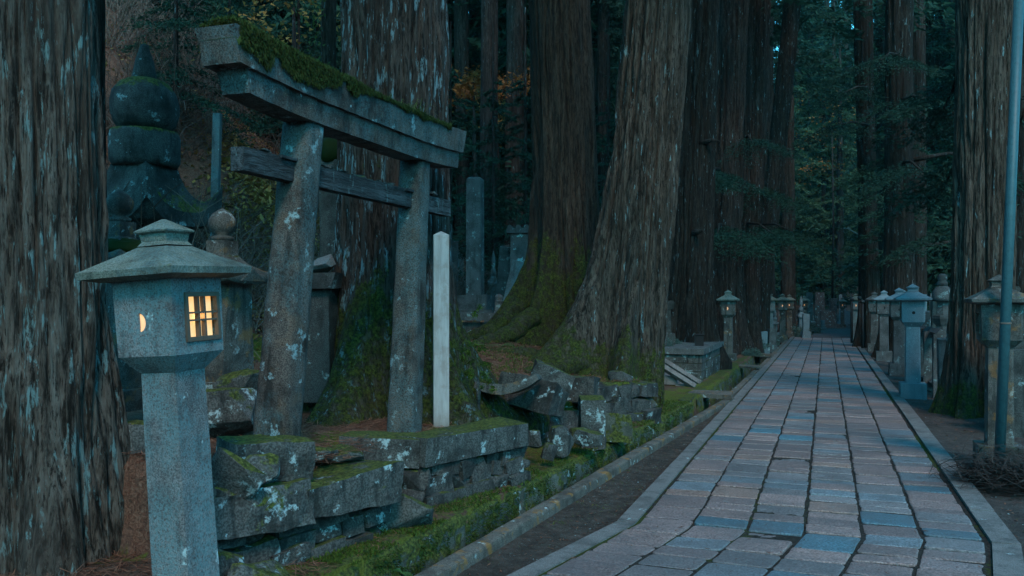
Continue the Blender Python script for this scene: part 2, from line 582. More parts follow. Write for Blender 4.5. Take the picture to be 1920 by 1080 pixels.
def joint_mat():
    s = NT('joint', .97, .1)
    zn = s.t.nodes.new('ShaderNodeSeparateColor')
    s.t.links.new(s.attr('zone').outputs['Color'], zn.inputs[0])
    n = s.noise(40, 5, .7); c = s.ramp(n, [(.35, (.012, .010, .009)), (.55, (.038, .032, .028)), (.75, (.085, .074, .066))])
    m = s.step(s.op('ADD', s.op('MULTIPLY', s.noise(12, 5, .65), .8), s.op('MULTIPLY', zn.outputs[0], .6)), .72, .86)
    c = s.mix(m, c, s.ramp(s.noise(60, 3), [(.3, (.018, .026, .007)), (.7, (.06, .07, .018))]))
    return s.done(c, n, .7, .01)


M['joint'] = joint_mat()
M['ground'] = ground_mat()

# ------------------------------------------------------------------ the lie of the land
YS = [0, 4.3, 5.66, 8.3, 11.2, 13.2, 40]
def x_pipe(y):      # outer edge of the drain kerb
    return np.interp(y, [0, 13.3, 20, 45], [-2.36, -1.41, -1.36, -1.36])
def x_drain(y):     # face of the mossy drain wall
    return np.interp(y, [0, 4.58, 7.43, 12.16, 15, 45], [-2.75, -2.26, -2.03, -1.72, -1.72, -1.72])
def bend(x, y):     # the path swings to the left close to the camera
    k = np.clip((np.asarray(x) + 1.3) / 2.4, 0, 1)
    yb = 5.68 + .28 * k
    return np.asarray(x) - np.maximum(0, yb - np.asarray(y)) * (.225 - .075 * k)

TERR = [(-4.3, 3.75), (-3.2, 3.62), (-2.85, 3.62), (-2.62, 4.45), (-2.85, 4.72), (-3.15, 5.15), (-2.62, 5.30), (-2.30, 6.20), (-2.75, 6.75), (-2.85, 7.6), (-2.62, 8.9), (-2.5, 9.3), (-1.95, 10.1), (-2.2, 10.5), (-3.1, 11.6), (-3.6, 13.6), (-3.6, 14.6), (-3.2, 19), (-3.0, 60), (-200, 60), (-200, 3.75)]

def poly_sd(x, y, P):
    """signed distance to a polygon, positive inside"""
    x = np.asarray(x, float); y = np.asarray(y, float)
    d = np.full(x.shape, 1e9); ins = np.zeros(x.shape, bool)
    n = len(P)
    for i in range(n):
        ax, ay = P[i]; bx, by = P[(i + 1) % n]
        ex, ey = bx - ax, by - ay
        t = np.clip(((x - ax) * ex + (y - ay) * ey) / (ex * ex + ey * ey), 0, 1)
        d = np.minimum(d, np.hypot(x - ax - t * ex, y - ay - t * ey))
        cond = (ay > y) != (by > y)
        with np.errstate(divide='ignore', invalid='ignore'):
            xi = ax + (y - ay) / (by - ay if by != ay else 1e-9) * ex
        ins ^= cond & (x < xi)
    return np.where(ins, d, -d)


def height(x, y, detail=True):
    x = np.asarray(x, float); y = np.asarray(y, float)
    sd = poly_sd(x, y, TERR)
    xp, xd = x_pipe(y), x_drain(y)
    led = .09 + .02 * fbm(x * 3, y * 3, seed=3)
    z = np.where(x < xd - .02, led, np.where(x < xp - .02, -.36, -.035))
    z = np.where(x > 1.05, -.03 + .02 * fbm(x * 2, y * 2, seed=8), z)
    # raised ground behind the walls
    wallish = ((y > 3.3) & (y < 6.4)) | ((y > 9.0) & (y < 10.4))
    ramp_w = np.where(wallish, .10, .55)
    t = sstep(-.02, 1, (sd - 0) / ramp_w)
    terr = .52 + .36 * sstep(0, 1.8, -2.5 - x) * sstep(6, 9.5, y) + .10 * sstep(0, .6, -2.75 - x) * sstep(6.5, 4.2, y)
    terr = terr + .035 * (fbm(x * 1.7, y * 1.7, seed=11) - .5) * 2
    s = np.maximum(0, -x - 7.3 - .02 * y - .9 * np.clip(13 - y, 0, 4.5))
    terr = terr + np.minimum(sstep(0, 1.5, s) * s * np.interp(y, [0, 15, 21, 30, 60], [.9, .9, .6, .24, .2]), 9) + .35 * sstep(5.2, 7.2, -x)
    z = z + (terr - led) * t * (x < xd - .02)
    # far rising ground all round the clearing
    d = np.hypot(x, y)
    z = z + sstep(64, 130, d) * 16 + np.maximum(0, d - 120) * .02
    z = z + np.maximum(0, x - 9) * .16 * sstep(60, 20, y)
    if detail:
        m = (x < xd - .05) | (x > 1.2)
        z = z + m * (.030 * (fbm(x * 6, y * 6, seed=21) - .5) + .02 * (fbm(x * 22, y * 22, seed=25, o=2) - .5))
    return z


def hgt(x, y):
    return float(height(np.array([x]), np.array([y]))[0])


def build_ground():
    xs = np.unique(np.concatenate([np.arange(-5, 2.6, .035), np.arange(-14, -5, .16), np.arange(2.6, 10, .2), np.geomspace(10, 320, 40), -np.geomspace(14, 320, 40)]))
    ys = np.unique(np.concatenate([np.arange(2, 11, .045), np.arange(11, 20, .09), np.arange(20, 45, .3), np.geomspace(45, 400, 40), np.arange(-6, 2, .4), -np.geomspace(6, 100, 12)]))
    X, Y = np.meshgrid(xs, ys)
    Z = height(X, Y)
    V = np.stack([X.ravel(), Y.ravel(), Z.ravel()], 1)
    nx, ny = len(xs), len(ys)
    i = np.arange(nx * ny).reshape(ny, nx)
    F = np.stack([i[:-1, :-1].ravel(), i[:-1, 1:].ravel(), i[1:, 1:].ravel(), i[1:, :-1].ravel()], 1)
    x, y = X.ravel(), Y.ravel()
    sd = poly_sd(x, y, TERR)
    left = (x < x_drain(y)).astype(float)
    n1 = fbm(x * 1.1, y * 1.1, seed=31); n2 = fbm(x * 3, y * 3, seed=37)
    onledge = left * (sd < .02)
    moss = onledge * (.02 + .85 * n2) + left * (sd > 0) * (.0 + .7 * sstep(.54, .68, n1))
    moss = np.where((y > 6.2) & (y < 9.2) & (x < -2.0), moss + .04, moss)
    moss = np.where(left * (sd > 0) * (y < 6.2) > 0, moss * .6, moss)
    moss = np.where(left * (sd > 0) * (np.abs(sd) < .25) * (y > 4.8) > 0, moss + .4, moss)
    moss *= sstep(-7.2, -5.6, x)
    moss *= (sstep(24, 16, y) + .25) * sstep(3.0, 3.9, y)
    litter = left * np.where(sd > 0, .97, np.where(y < 3.9, .35, 1.1 * n2 + .12))
    fx = .035 * np.maximum(y - 37, 0) ** 1.6
    gravel = sstep(36, 37, y) * sstep(52, 47, y) * sstep(1.7, 1.2, np.abs(x + .1 - fx)) * .55
    gravel = np.maximum(gravel, .15 * (x > 1.05) * (y > 0))
    zone = np.stack([np.clip(moss, 0, 1), np.clip(litter, 0, 1), np.clip(gravel, 0, 1)], 1)
    o = np_obj('ground', V, F, M['ground'], smooth=True, attr={'zone': zone})
    tag(o, kind='structure')


build_ground()

# ------------------------------------------------------------------ the stone path
XL, XR = -1.19, .935

def build_path():
    V, F, T = [], [], []
    palette = [((.315, .212, .195), .34), ((.265, .185, .175), .22), ((.25, .212, .21), .20), ((.205, .225, .245), .12), ((.11, .20, .245), .07), ((.34, .215, .18), .05)]
    pw = np.array([p[1] for p in palette]); pw /= pw.sum()
    ncol = 6
    cw = (XR - XL) / ncol
    r2 = random.Random(12)
    for c in range(ncol):
        y = 2.0 + r2.uniform(0, .3)
        while y < 36.2:
            L = r2.choice([.16, .19, .21, .23, .26, .29, .33, .38]) * r2.uniform(.93, 1.1)
            jx = .007 if c in (2, 3, 4) else .005
            x0 = XL + c * cw + jx + r2.uniform(0, .006); x1 = XL + (c + 1) * cw - jx - r2.uniform(0, .006)
            if c == 0: x0 = XL + .014
            if c == 5: x1 = XR - .012
            y0, y1 = y + .0075, y + L - .0075
            j = .008
            cs = [(x0, y0), (x1, y0), (x1, y1), (x0, y1)]
            cs = [(a + r2.uniform(-j, j) * .6, b + r2.uniform(-j, j) * .55) for a, b in cs]
            cx, cy = sum(p[0] for p in cs) / 4, sum(p[1] for p in cs) / 4
            rad = r2.uniform(.012, .032)
            ring = []
            for k in range(4):
                p = np.array(cs[k]); a = np.array(cs[k - 1]); b = np.array(cs[(k + 1) % 4])
                da = (a - p) / np.linalg.norm(a - p); db = (b - p) / np.linalg.norm(b - p)
                ring += [p + da * rad, p + (da + db) * rad * .32, p + db * rad]
                m = (p + b) / 2; nn = np.array([-(b - p)[1], (b - p)[0]]); nn /= np.linalg.norm(nn)
                ring += [m + nn * r2.uniform(-.004, .006)]
            ring = np.array(ring)
            zt = r2.gauss(0, .0035); tx, ty = r2.gauss(0, .012), r2.gauss(0, .014)
            base = len(V)
            n = len(ring)
            for zz, ins in ((-.05, 0), (-.006, 0), (-.002, .003), (0.0, .014)):
                for p in ring:
                    d = np.array([cx, cy]) - p; ln = np.linalg.norm(d)
                    q = p + d / ln * ins
                    V.append((q[0], q[1], zz + zt + (q[0] - cx) * tx + (q[1] - cy) * ty))
            V.append((cx, cy, zt + .001))
            col = palette[rng.choice(len(palette), p=pw)][0]
            k = r2.uniform(.72, 1.08)
            T += [tuple(v * k for v in col)] * (4 * n + 1)
            for a in range(3):
                for i in range(n):
                    F.append((base + a * n + i, base + a * n + (i + 1) % n, base + (a + 1) * n + (i + 1) % n, base + (a + 1) * n + i))
            for i in range(0, n, 1):
                F.append((base + 3 * n + i, base + 3 * n + (i + 1) % n, base + 4 * n, base + 4 * n))
            y += L
    V = np.array(V); V[:, 0] = bend(V[:, 0], V[:, 1])
    q = [f for f in F if f[2] != f[3]]; t = [f[:3] for f in F if f[2] == f[3]]
    me = bpy.data.meshes.new('path')
    me.from_pydata([tuple(v) for v in V], [], q + t)
    a = me.attributes.new('tone', 'FLOAT_COLOR', 'POINT')
    d = np.ones((len(V), 4), np.float32); d[:, :3] = np.array(T)
    a.data.foreach_set('color', d.ravel())
    me.materials.append(M['paver'])
    o = link(bpy.data.objects.new('path', me)); tag(o, kind='structure')
    # bed of earth and moss in the joints
    ys = np.arange(1.9, 36.4, .04); xs = np.linspace(XL - .05, XR + .08, 90)
    X, Y = np.meshgrid(xs, ys)
    Z = -.0095 + .005 * (fbm(X * 25, Y * 25, seed=5, o=3) - .5)
    Xb = bend(X, Y)
    i = np.arange(X.size).reshape(X.shape)
    Fb = np.stack([i[:-1, :-1].ravel(), i[:-1, 1:].ravel(), i[1:, 1:].ravel(), i[1:, :-1].ravel()], 1)
    edge = (np.maximum(sstep(XR - .06, XR + .0, X) * .6, sstep(XL + .04, XL, X) * .8) * .75 + .55 * sstep(.45, .65, fbm(X * 2, Y * .9, seed=9))).ravel()
    zone = np.stack([edge, np.full(X.size, .25), .35 * fbm(X * 3, Y * 3, seed=2).ravel()], 1)
    o = np_obj('path_joints', np.stack([Xb.ravel(), Y.ravel(), Z.ravel()], 1), Fb, M['joint'], smooth=True, attr={'zone': zone})
    tag(o, kind='structure')
    # kerbs either side, one stone after another
    for nm, xa, xb, zt, sd in (('path_kerb', XL - .14, XL - .012, .004, 1), ('path_kerb', XR + .028, XR + .185, .010, 2)):
        bm = bmesh.new(); rr = random.Random(sd)
        y = 2.0
        bounds = []
        while y < 36:
            L = rr.uniform(.9, 1.5); bounds.append((y, y + L)); y += L
        # a joint falls where the path bends
        yb = 5.68 if sd == 1 else 5.96
        bounds = [(a, b) for a, b in bounds]
        k = min(range(len(bounds)), key=lambda i: abs(bounds[i][1] - yb))
        bounds[k] = (bounds[k][0], yb); bounds[k + 1] = (yb, bounds[k + 1][1])
        for a, b in bounds:
            dz = rr.uniform(-.004, .004)
            ring = []
            for yy in (a + .004, b - .004):
                for xx, zz in ((xa, -.12), (xa, zt + dz), (xb, zt + dz), (xb, -.12)):
                    ring.append(bm.verts.new((float(bend(xx, yy)), yy, zz)))
            for f in ((0, 1, 2, 3), (7, 6, 5, 4), (0, 4, 5, 1), (1, 5, 6, 2), (2, 6, 7, 3), (3, 7, 4, 0)):
                bm.faces.new([ring[i] for i in f])
        bevel(bm, .007, 2)
        tag(bm_obj(nm, bm, M['kerb']), kind='structure')


build_path()


def build_drain():
    # rounded kerb along the drain
    bm = bmesh.new()
    rr = random.Random(4); y = 1.5
    while y < 13.2:
        L = min(rr.uniform(1.5, 2.3), 13.3 - y)
        n = 14; rings = []
        dz = rr.uniform(-.006, .006)
        for i in range(n + 1):
            yy = y + .004 + (L - .008) * i / n
            xx = float(x_pipe(yy))
            w_ = .115
            prof = [(0, -.36), (0, .018), (.010, .034), (.03, .038), (.09, .038), (w_ - .004, .030), (w_, .016), (w_ + .004, -.12)]
            rings.append([(xx + a, yy, b + dz + .006 * mnoise.noise(Vector((a * 20, yy * 6, b * 9)))) for a, b in prof])
        add_loft(bm, rings)
        y += L
    tag(bm_obj('drain_kerb', bm, M['drain_kerb'], smooth=False), kind='structure')
    # a straight plank kerb farther on
    bm = bmesh.new(); y = 13.4
    while y < 33:
        L = rr.uniform(1.3, 2.0)
        add_box(bm, (float(x_pipe(y)) + .0, y + L / 2, -.16), (.10, L - .01, .36))
        y += L
    bevel(bm, .01)
    tag(bm_obj('drain_kerb', bm, M['drain_kerb']), kind='structure')
    # mossy wall on the far side of the drain
    def wall(y0, y1, label, step):
        ys = np.arange(y0, y1, step)
        prof = np.array([(0.02, -.40), (.018, -.3), (.012, -.2), (.008, -.1), (0, -.02), (-.006, .04), (-.018, .075), (-.04, .095), (-.08, .104), (-.13, .106), (-.2, .103), (-.28, .095), (-.34, .06)])
        # finer profile
        t = np.linspace(0, len(prof) - 1, 46)
        px_ = np.interp(t, np.arange(len(prof)), prof[:, 0]); pz = np.interp(t, np.arange(len(prof)), prof[:, 1])
        Y, A = np.meshgrid(ys, np.arange(len(t)), indexing='ij')
        X = x_drain(Y) + px_[A]; Z = pz[A] + .0
        nn = (fbm(Y * 5, X * 5 + Z * 5, seed=41, o=5) - .5)
        fine = (fbm(Y * 28, X * 28 + 9, Z * 28, seed=44, o=2) - .5)
        side = sstep(22, 30, t)[A]
        X = X + (1 - side) * (nn * .09 + fine * .035); Z = Z + side * (nn * .05 + fine * .022)
        i = np.arange(Y.size).reshape(Y.shape)
        F = np.stack([i[:-1, :-1].ravel(), i[:-1, 1:].ravel(), i[1:, 1:].ravel(), i[1:, :-1].ravel()], 1)
        o = np_obj('drain_wall', np.stack([X.ravel(), Y.ravel(), Z.ravel()], 1), F, M['moss_wall'], smooth=True)
        tag(o, label, 'drain wall')
    wall(1.5, 12.0, 'long low moss-covered wall along the far side of the near drain', .03)
    wall(12.35, 33, 'dark stretch of low drain wall beyond the plank bridges', .08)
    bm = slab_bm((.17, .42, .30), .02, .04, .008, 8, 5)
    o = bm_obj('end_stone', bm, M['wall_stone'], loc=(-1.84, 12.15, -.18)); tag(o, 'pale-topped stone block ending the mossy drain wall', 'stone')


build_drain()

# ------------------------------------------------------------------ stone lanterns
def plan(wd, ch, side):
    """square plan with three cut corners; the corner by the window stays sharp"""
    h = wd / 2
    p = [(-h + ch, -h), (h, -h), (h, h - ch), (h - ch, h), (-h + ch, h), (-h, h - ch), (-h, -h + ch)]
    if side < 0: p = [(-a, b) for a, b in p][::-1]
    return p


def lantern(label, loc, rz=0, side=1, hole='crescent', lit=True, tilt=(0, 0), mat='granite', roof='granite_roof', scale=1.0, base=True, far=False, group='stone lanterns along the path', ph=.87):
    t = thing('stone_lantern', label, 'lantern', loc, rz, group)
    t.rotation_euler = (tilt[0], tilt[1], rz)
    t.scale = (scale,) * 3
    ms, mr = M[mat], M[roof]
    bm = bmesh.new()
    add_box(bm, (0, 0, .11), (.37, .37, .26)); bevel(bm, .012, 2)
    bm_obj('base', bm, ms, t)
    z0 = .24
    ch = .018
    bm = bmesh.new()
    add_loft(bm, [[(x, y, z0) for x, y in plan(.212, ch, side)], [(x, y, z0 + ph) for x, y in plan(.200, ch, side)]])
    bevel(bm, .005, 2); sub_len(bm, .06); rough(bm, .0015, 22, 2)
    bm_obj('post', bm, ms, t)
    bm = bmesh.new()
    z1 = z0 + ph
    add_loft(bm, [[(x, y, z1) for x, y in plan(.202, ch, side)], [(x, y, z1 + .075) for x, y in plan(.325, ch + .006, side)], [(x, y, z1 + .40) for x, y in plan(.335, ch + .006, side)]])
    fb = bm_obj('fire_box', bm, ms, t)
    cuts = []
    zc = z1 + .075 + .155
    # window recess on the path side
    bm = bmesh.new(); add_box(bm, (side * .18, 0.012, zc), (.10, .216, .210)); c1 = bm_obj('c', bm, ms); cuts.append(c1)
    bm = bmesh.new()
    mz = zc - .012; mr_ = .032
    if hole == 'crescent':
        pts = [(.034 * math.sin(a) - .013, .039 * math.cos(a)) for a in np.linspace(0.05, math.pi - .05, 14)]
        pts += [(.002 * math.sin(a) - .013, .033 * math.cos(a)) for a in np.linspace(math.pi - .25, .25, 9)]
    else:
        pts = [(.024 * math.cos(a), .024 * math.sin(a)) for a in np.linspace(0, 2 * math.pi, 17)[:-1]]
    add_loft(bm, [[(x, -.24, mz + z) for x, z in pts], [(x, -.157, mz + z) for x, z in pts]])
    c2 = bm_obj('c', bm, ms); cuts.append(c2)
    bpy.context.view_layer.update()
    # cutters live in the lantern's own space while the fire box has no parent transform yet
    fb.parent = None
    cut(fb, cuts)
    fb.parent = t
    fb.data.materials.clear(); fb.data.materials.append(ms)
    # the opening's inside
    bm = bmesh.new(); add_loft(bm, [[(x * .995, -.1595, mz + z * .995) for x, z in pts], [(x * .995, -.1565, mz + z * .995) for x, z in pts]])
    bm_obj('moon_light' if hole == 'crescent' else 'round_light', bm, (M['far_pane'] if far else M['moon_pane']) if lit else M['black'], fb)
    # window: frame, bars, pane
    X = side * .1635
    yc = .012
    bm = bmesh.new()
    for yy in (-.0975, .0975): add_box(bm, (X, yc + yy, zc), (.020, .018, .208))
    for zz in (-.0945, .0945): add_box(bm, (X - side * .0006, yc, zc + zz), (.020, .178, .018))
    wf = bm_obj('window', bm, M['lattice'], fb)
    bm = bmesh.new()
    for yy in (-.019, .019): add_box(bm, (X - side * .008, yc + yy, zc), (.022, .010, .172))
    for zz in (-.015, .017): add_box(bm, (X - side * .004, yc, zc + zz), (.020, .178, .008))
    bm_obj('lattice', bm, M['lattice'], wf)
    bm = bmesh.new(); add_box(bm, (X - side * .0285, yc, zc), (.004, .184, .178))
    bm_obj('pane', bm, (M['far_pane'] if far else M['pane']) if lit else M['black'], wf)
    if lit and not far:
        ld = bpy.data.lights.new('bulb', 'POINT'); ld.energy = .22; ld.color = (1.0, .55, .2); ld.shadow_soft_size = .03
        lo = bpy.data.objects.new('bulb', ld); link(lo, wf); lo.location = (X - side * .012, yc, zc)
    # roof
    zr = z1 + .40
    bm = bmesh.new()
    def sq(h, z): return [(-h, -h, z), (h, -h, z), (h, h, z), (-h, h, z)]
    add_loft(bm, [sq(.19, zr - .004), sq(.250, zr + .012), sq(.254, zr + .040), sq(.078, zr + .140)])
    bevel(bm, .005, 1); sub_len(bm, .06); rough(bm, .0025, 14, 3)
    bm_obj('roof', bm, mr, t)
    bm = bmesh.new()
    add_loft(bm, [sq(.080, zr + .145), sq(.066, zr + .162), sq(.072, zr + .195), sq(.086, zr + .203), sq(.088, zr + .210), sq(.006, zr + .262)])
    bevel(bm, .003, 1); sub_len(bm, .05); rough(bm, .002, 16, 5)
    bm_obj('finial', bm, mr, t)
    return t


lantern('tall lit stone lantern leaning beside the big grey trunk, with glowing lattice window and crescent', (-2.605, 3.02, -.05), 0, 1, 'crescent', True, ph=1.005, tilt=(R(1.5), R(-3.2)), group='stone lanterns along the path')
lantern('clean pale stone lantern with blue skylight in its colour and a round hole, at the right kerb', (1.27, 14.6, -.02), 0, -1, 'round', False, mat='skylit_granite', roof='skylit_granite')
lantern('weathered unlit lantern with orange lichen on its roof, behind the steel pole', (1.47, 8.75, -.04), 0, -1, 'crescent', False, mat='granite_old', roof='granite_old')
lantern('lit lantern alone on the left ledge beside the stone platform', (-2.14, 20.5, .02), 0, 1, 'crescent', True, scale=.97, mat='granite_old', far=True)
lantern('front lit lantern of the close pair far along the left side', (-1.72, 29.3, -.03), 0, 1, 'crescent', True, far=True, mat='granite')
lantern('rear lit lantern of the close pair far along the left side', (-1.50, 33.2, -.03), 0, 1, 'crescent', True, far=True, mat='granite_old')
lantern('unlit-looking small lantern farthest left at the end of the paving', (-.95, 43, -.05), 0, 1, 'crescent', True, far=True, mat='granite_old')
lantern('small lantern in front of the distant graves, facing the end of the path', (.9, 52, -.1), 0, 1, 'crescent', True, far=True, mat='granite_old')
lantern('greenish lantern just behind the clean pale blue one on the right', (1.40, 19.0, -.02), 0, -1, 'round', False, mat='grave', roof='skylit_granite')
lantern('second of the row of right-hand lanterns behind the greenish one', (1.38, 23.4, -.02), 0, -1, 'crescent', False, mat='grave', roof='skylit_granite')
lantern('lit lantern between the black posts far along the right side', (1.05, 34.0, -.02), 0, -1, 'crescent', True, far=True, mat='granite')
lantern('farthest lit lantern on the right, behind the black posts', (1.15, 38.0, -.02), 0, -1, 'crescent', True, far=True, mat='granite')

lantern('unlit lantern in the right-hand row, set a little back from the kerb', (1.62, 21.2, -.02), 0, -1, 'crescent', False, mat='grave', roof='skylit_granite')
lantern('unlit lantern in the right-hand row just before the black posts', (1.36, 27.5, -.02), 0, -1, 'round', False, mat='grave', roof='grave')
lantern('lantern half hidden behind the close lit pair on the left', (-1.42, 37.5, -.03), 0, 1, 'crescent', True, far=True, mat='granite_old')
# ------------------------------------------------------------------ the torii
def build_torii():
    t = thing('torii_gate', 'weathered stone torii gate with shaggy moss along its top beam', 'torii gate', (-2.92, 5.0, .5))
    P = Vector((-2.92, 5.0, .5))
    ts = M['torii_stone']
    def pillar(b, top, w0, w1, seed):
        bm = bmesh.new()
        rings = []
        n = 24
        for i in range(n + 1):
            k = i / n
            c = Vector(b).lerp(Vector(top), k) - P
            wd = w0 + (w1 - w0) * k
            ring = []
            for a in range(32):
                th = 2 * math.pi * a / 32
                m = (abs(math.cos(th)) ** 4.5 + abs(math.sin(th)) ** 4.5) ** (-1 / 4.5)
                ring.append((c.x + wd / 2 * m * math.cos(th), c.y + wd / 2 * m * math.sin(th), c.z))
            rings.append(ring)
        add_loft(bm, rings)
        rough(bm, .006, 7, seed)
        bm_obj('pillar', bm, ts, t, smooth=True)
    pillar((-2.95, 4.06, .30), (-2.93, 4.36, 2.56), .225, .20, 1)
    pillar((-2.95, 5.68, .30), (-2.93, 5.84, 2.56), .225, .195, 2)
    def beam(name, y0, y1, w0, zb, zt, up, slant, seed):
        bm = bmesh.new(); rings = []
        n = 60
        for i in range(n + 1):
            k = i / n; y = y0 + (y1 - y0) * k
            e = abs(k - .5) * 2
            lift = up * max(0, (e - .35) / .65) ** 2
            ring = []
            m = 6
            for sx, sz in ((-1, 0), (1, 0), (1, 1), (-1, 1)):
                sl = slant * (sz - .5) * (1 if k > .5 else -1) * (1 if i in (0, n) else 0)
                ring.append((-2.90 + sx * w0 / 2 * (1.06 if sz else 1), y + sl, zb + (zt - zb) * sz + lift))
            # finer ring
            fine = []
            for q in range(4):
                a, b = Vector(ring[q]), Vector(ring[(q + 1) % 4])
                for s in range(m): fine.append(a.lerp(b, s / m) - P)
            rings.append(fine)
        add_loft(bm, rings)
        bevel(bm, .008, 2, 40)
        rough(bm, .005, 8, seed)
        return bm_obj(name, bm, ts, t)
    up_ = beam('top_beam', 3.56, 6.44, .235, 2.675, 2.855, .035, .05, 3)
    beam('lower_beam', 3.68, 6.38, .178, 2.545, 2.677, .035, .03, 4)
    # two stone lengths meet over the far pillar: dark open joint seen as a notch
    # tie beam of old timber through both pillars
    bm = bmesh.new()
    add_box(bm, Vector((-2.94, 5.09, 2.255)) - P, (.085, 2.66, .128))
    vs = bm.verts
    bevel(bm, .006, 2); sub_len(bm, .05); rough(bm, .006, 5, 9)
    bm_obj('tie_beam', bm, M['plank'], t)
    # wedges above the tie beam where it enters the pillars
    for yy in (4.20, 5.72):
        bm = bmesh.new(); add_box(bm, Vector((-2.93, yy, 2.315)) - P, (.10, .24, .016)); bevel(bm, .004)
        bm_obj('wedge', bm, M['plank'], t)
    # the moss: a lumpy cushion with hanging fronds
    NY, NX = 150, 14
    ys = np.linspace(3.552, 6.10, NY)
    cov = sstep(.34, .56, fbm(ys * 3.1, ys * 0 + 3, seed=71)) * .62 + .34
    cov = cov * np.where(ys < 4.6, 1, np.clip(1.1 - (ys - 4.6) * .5, 0.42, 1))
    cov = np.where(np.abs(ys - 4.55) < .03, .1, cov)
    V, F = [], []
    for i, y in enumerate(ys):
        e = abs((y - 5.0) / 1.44); lift = .035 * max(0, (e - .35) / .65) ** 2
        for j in range(NX):
            k = j / (NX - 1)
            x = -3.03 + .262 * k
            thick = .046 * cov[i] * math.sin(math.pi * min(max(k, .02), .98)) ** .45
            if i < 2 or i == NY - 1: thick = -.03 - .03 * (i == 0)
            elif i < 9: thick *= .4 + .6 * (i - 1) / 8
            lump = .055 * (float(vnoise(np.array([y * 14]), np.array([x * 14]), seed=5)[0]) - .5) * cov[i] * (i > 1)
            zz = 2.852 + lift + thick + lump - (.05 * cov[i] if j in (0, NX - 1) else 0)
            V.append((x - P.x, y - P.y, zz - P.z))
    for i in range(NY - 1):
        for j in range(NX - 1):
            a = i * NX + j; F.append((a, a + 1, a + NX + 1, a + NX))
    mo = np_obj('moss_cap', V, F, M['gate_moss'], up_, smooth=True, attr={'tone': np.repeat(fbm(np.arange(len(V)) * .31, np.zeros(len(V)), seed=3)[:, None], 3, 1)})
    # fronds on top and hanging over the faces
    n = 42000
    y = rng.uniform(3.57, 6.15, n); k = rng.random(n)
    c = np.interp(y, ys, cov)
    keep = rng.random(n) < c * 1.05
    y, k, c = y[keep], k[keep], c[keep]; n = len(y)
    front = rng.random(n) < .55
    e = np.abs((y - 5.0) / 1.44); lift = .035 * np.maximum(0, (e - .35) / .65) ** 2
    drop = rng.random(n) ** 1.6 * .125 * c * (.0 + 1.9 * fbm(y * 5, y * 0, seed=77))
    x = np.where(front, -2.775 + rng.uniform(-.004, .014, n), -3.03 + .26 * k)
    ztop = 2.86 + lift + (.045 * c) * np.sin(np.pi * np.clip(k, .05, .95)) ** .5
    z = np.where(front, 2.865 + lift + .02 * c - drop, ztop)
    ln = rng.uniform(.012, .035, n)
    wd = rng.uniform(.002, .005, n)
    dirx = np.where(front, rng.normal(.25, .15, n), rng.normal(0, .5, n))
    diry = rng.normal(0, .45, n)
    dirz = np.where(front, -1, .9)
    P0 = np.stack([x, y, z], 1); D = np.stack([dirx, diry, dirz], 1); D /= np.linalg.norm(D, axis=1)[:, None]
    S = np.cross(D, rng.normal(0, 1, (n, 3))); S /= np.linalg.norm(S, axis=1)[:, None]
    V = np.concatenate([P0 - S * wd[:, None], P0 + S * wd[:, None], P0 + D * ln[:, None]]) - np.array(P)
    F = np.stack([np.arange(n), np.arange(n) + n, np.arange(n) + 2 * n], 1)
    tone = np.tile(rng.random(n) * .7 + .3 * (~front), 3)
    np_obj('moss_fronds', V, F, M['gate_moss'], up_, attr={'tone': np.repeat(tone[:, None], 3, 1)})['kind'] = 'stuff'
    # a tuft of grass at the far end
    n = 160
    y = rng.normal(5.62, .10, n); x = rng.uniform(-2.97, -2.78, n)
    P0 = np.stack([x, y, np.full(n, 2.87)], 1); D = np.stack([rng.normal(.35, .4, n), rng.normal(.1, .6, n), rng.uniform(.1, .8, n)], 1)
    D /= np.linalg.norm(D, axis=1)[:, None]
    ln = rng.uniform(.06, .2, n)[:, None]
    S = np.cross(D, [0, 0, 1.0]); S /= np.linalg.norm(S, axis=1)[:, None]
    tip = P0 + D * ln + np.array([0, 0, -1.0]) * ln * .45
    mid = P0 + D * ln * .55
    V = np.concatenate([P0 - S * .003, P0 + S * .003, mid + S * .002, mid - S * .002, tip, tip + S * .001]) - np.array(P)
    I = np.arange(n)
    F = np.concatenate([np.stack([I, I + n, I + 2 * n, I + 3 * n], 1), np.stack([I + 3 * n, I + 2 * n, I + 5 * n, I + 4 * n], 1)])
    np_obj('grass_tuft', V, F, M['grass'], up_, attr={'tone': rng.random((len(V), 1)).repeat(3, 1)})
    # offering pebbles along the tie beam
    spots = [(3.98, .05), (4.03, .035), (4.62, .06), (4.70, .045), (4.80, .05), (4.92, .035), (5.05, .06), (5.16, .03), (5.30, .05), (5.38, .04), (5.48, .055), (5.95, .06), (6.03, .055), (6.10, .075), (6.2, .06)]
    words = ['on its near end left of the pillar', 'in the middle of it', 'on its far end right of the pillar']
    for i, (yy, s) in enumerate(spots):
        wz = 0 if yy < 4.2 else (1 if yy < 5.7 else 2)
        o = bm_obj('pebble', rock_bm((s * 1.3, s * 1.5, s * .55), 60 + i, 12, .02, .002), M['rubble'], loc=(-2.935 + rnd.uniform(-.02, .02), yy, 2.319 + s * .24))
        tag(o, 'small flat stone on the torii tie beam, ' + words[wz], 'pebble', 'stones laid on the tie beam ' + words[wz])


build_torii()

# ------------------------------------------------------------------ posts beside the torii
def sq_post(name, label, cat, loc, wd, h, mat, rz=0, tip=.03, lean=(0, 0)):
    bm = bmesh.new()
    def sq(k, z): return [(-k, -k, z), (k, -k, z), (k, k, z), (-k, k, z)]
    add_loft(bm, [sq(wd / 2, -.15), sq(wd / 2, h - tip), sq(.004, h)])
    bevel(bm, .003, 1); sub_len(bm, .1)
    o = bm_obj(name, bm, mat, loc=loc, rot=(lean[0], lean[1], rz))
    return tag(o, label, cat)

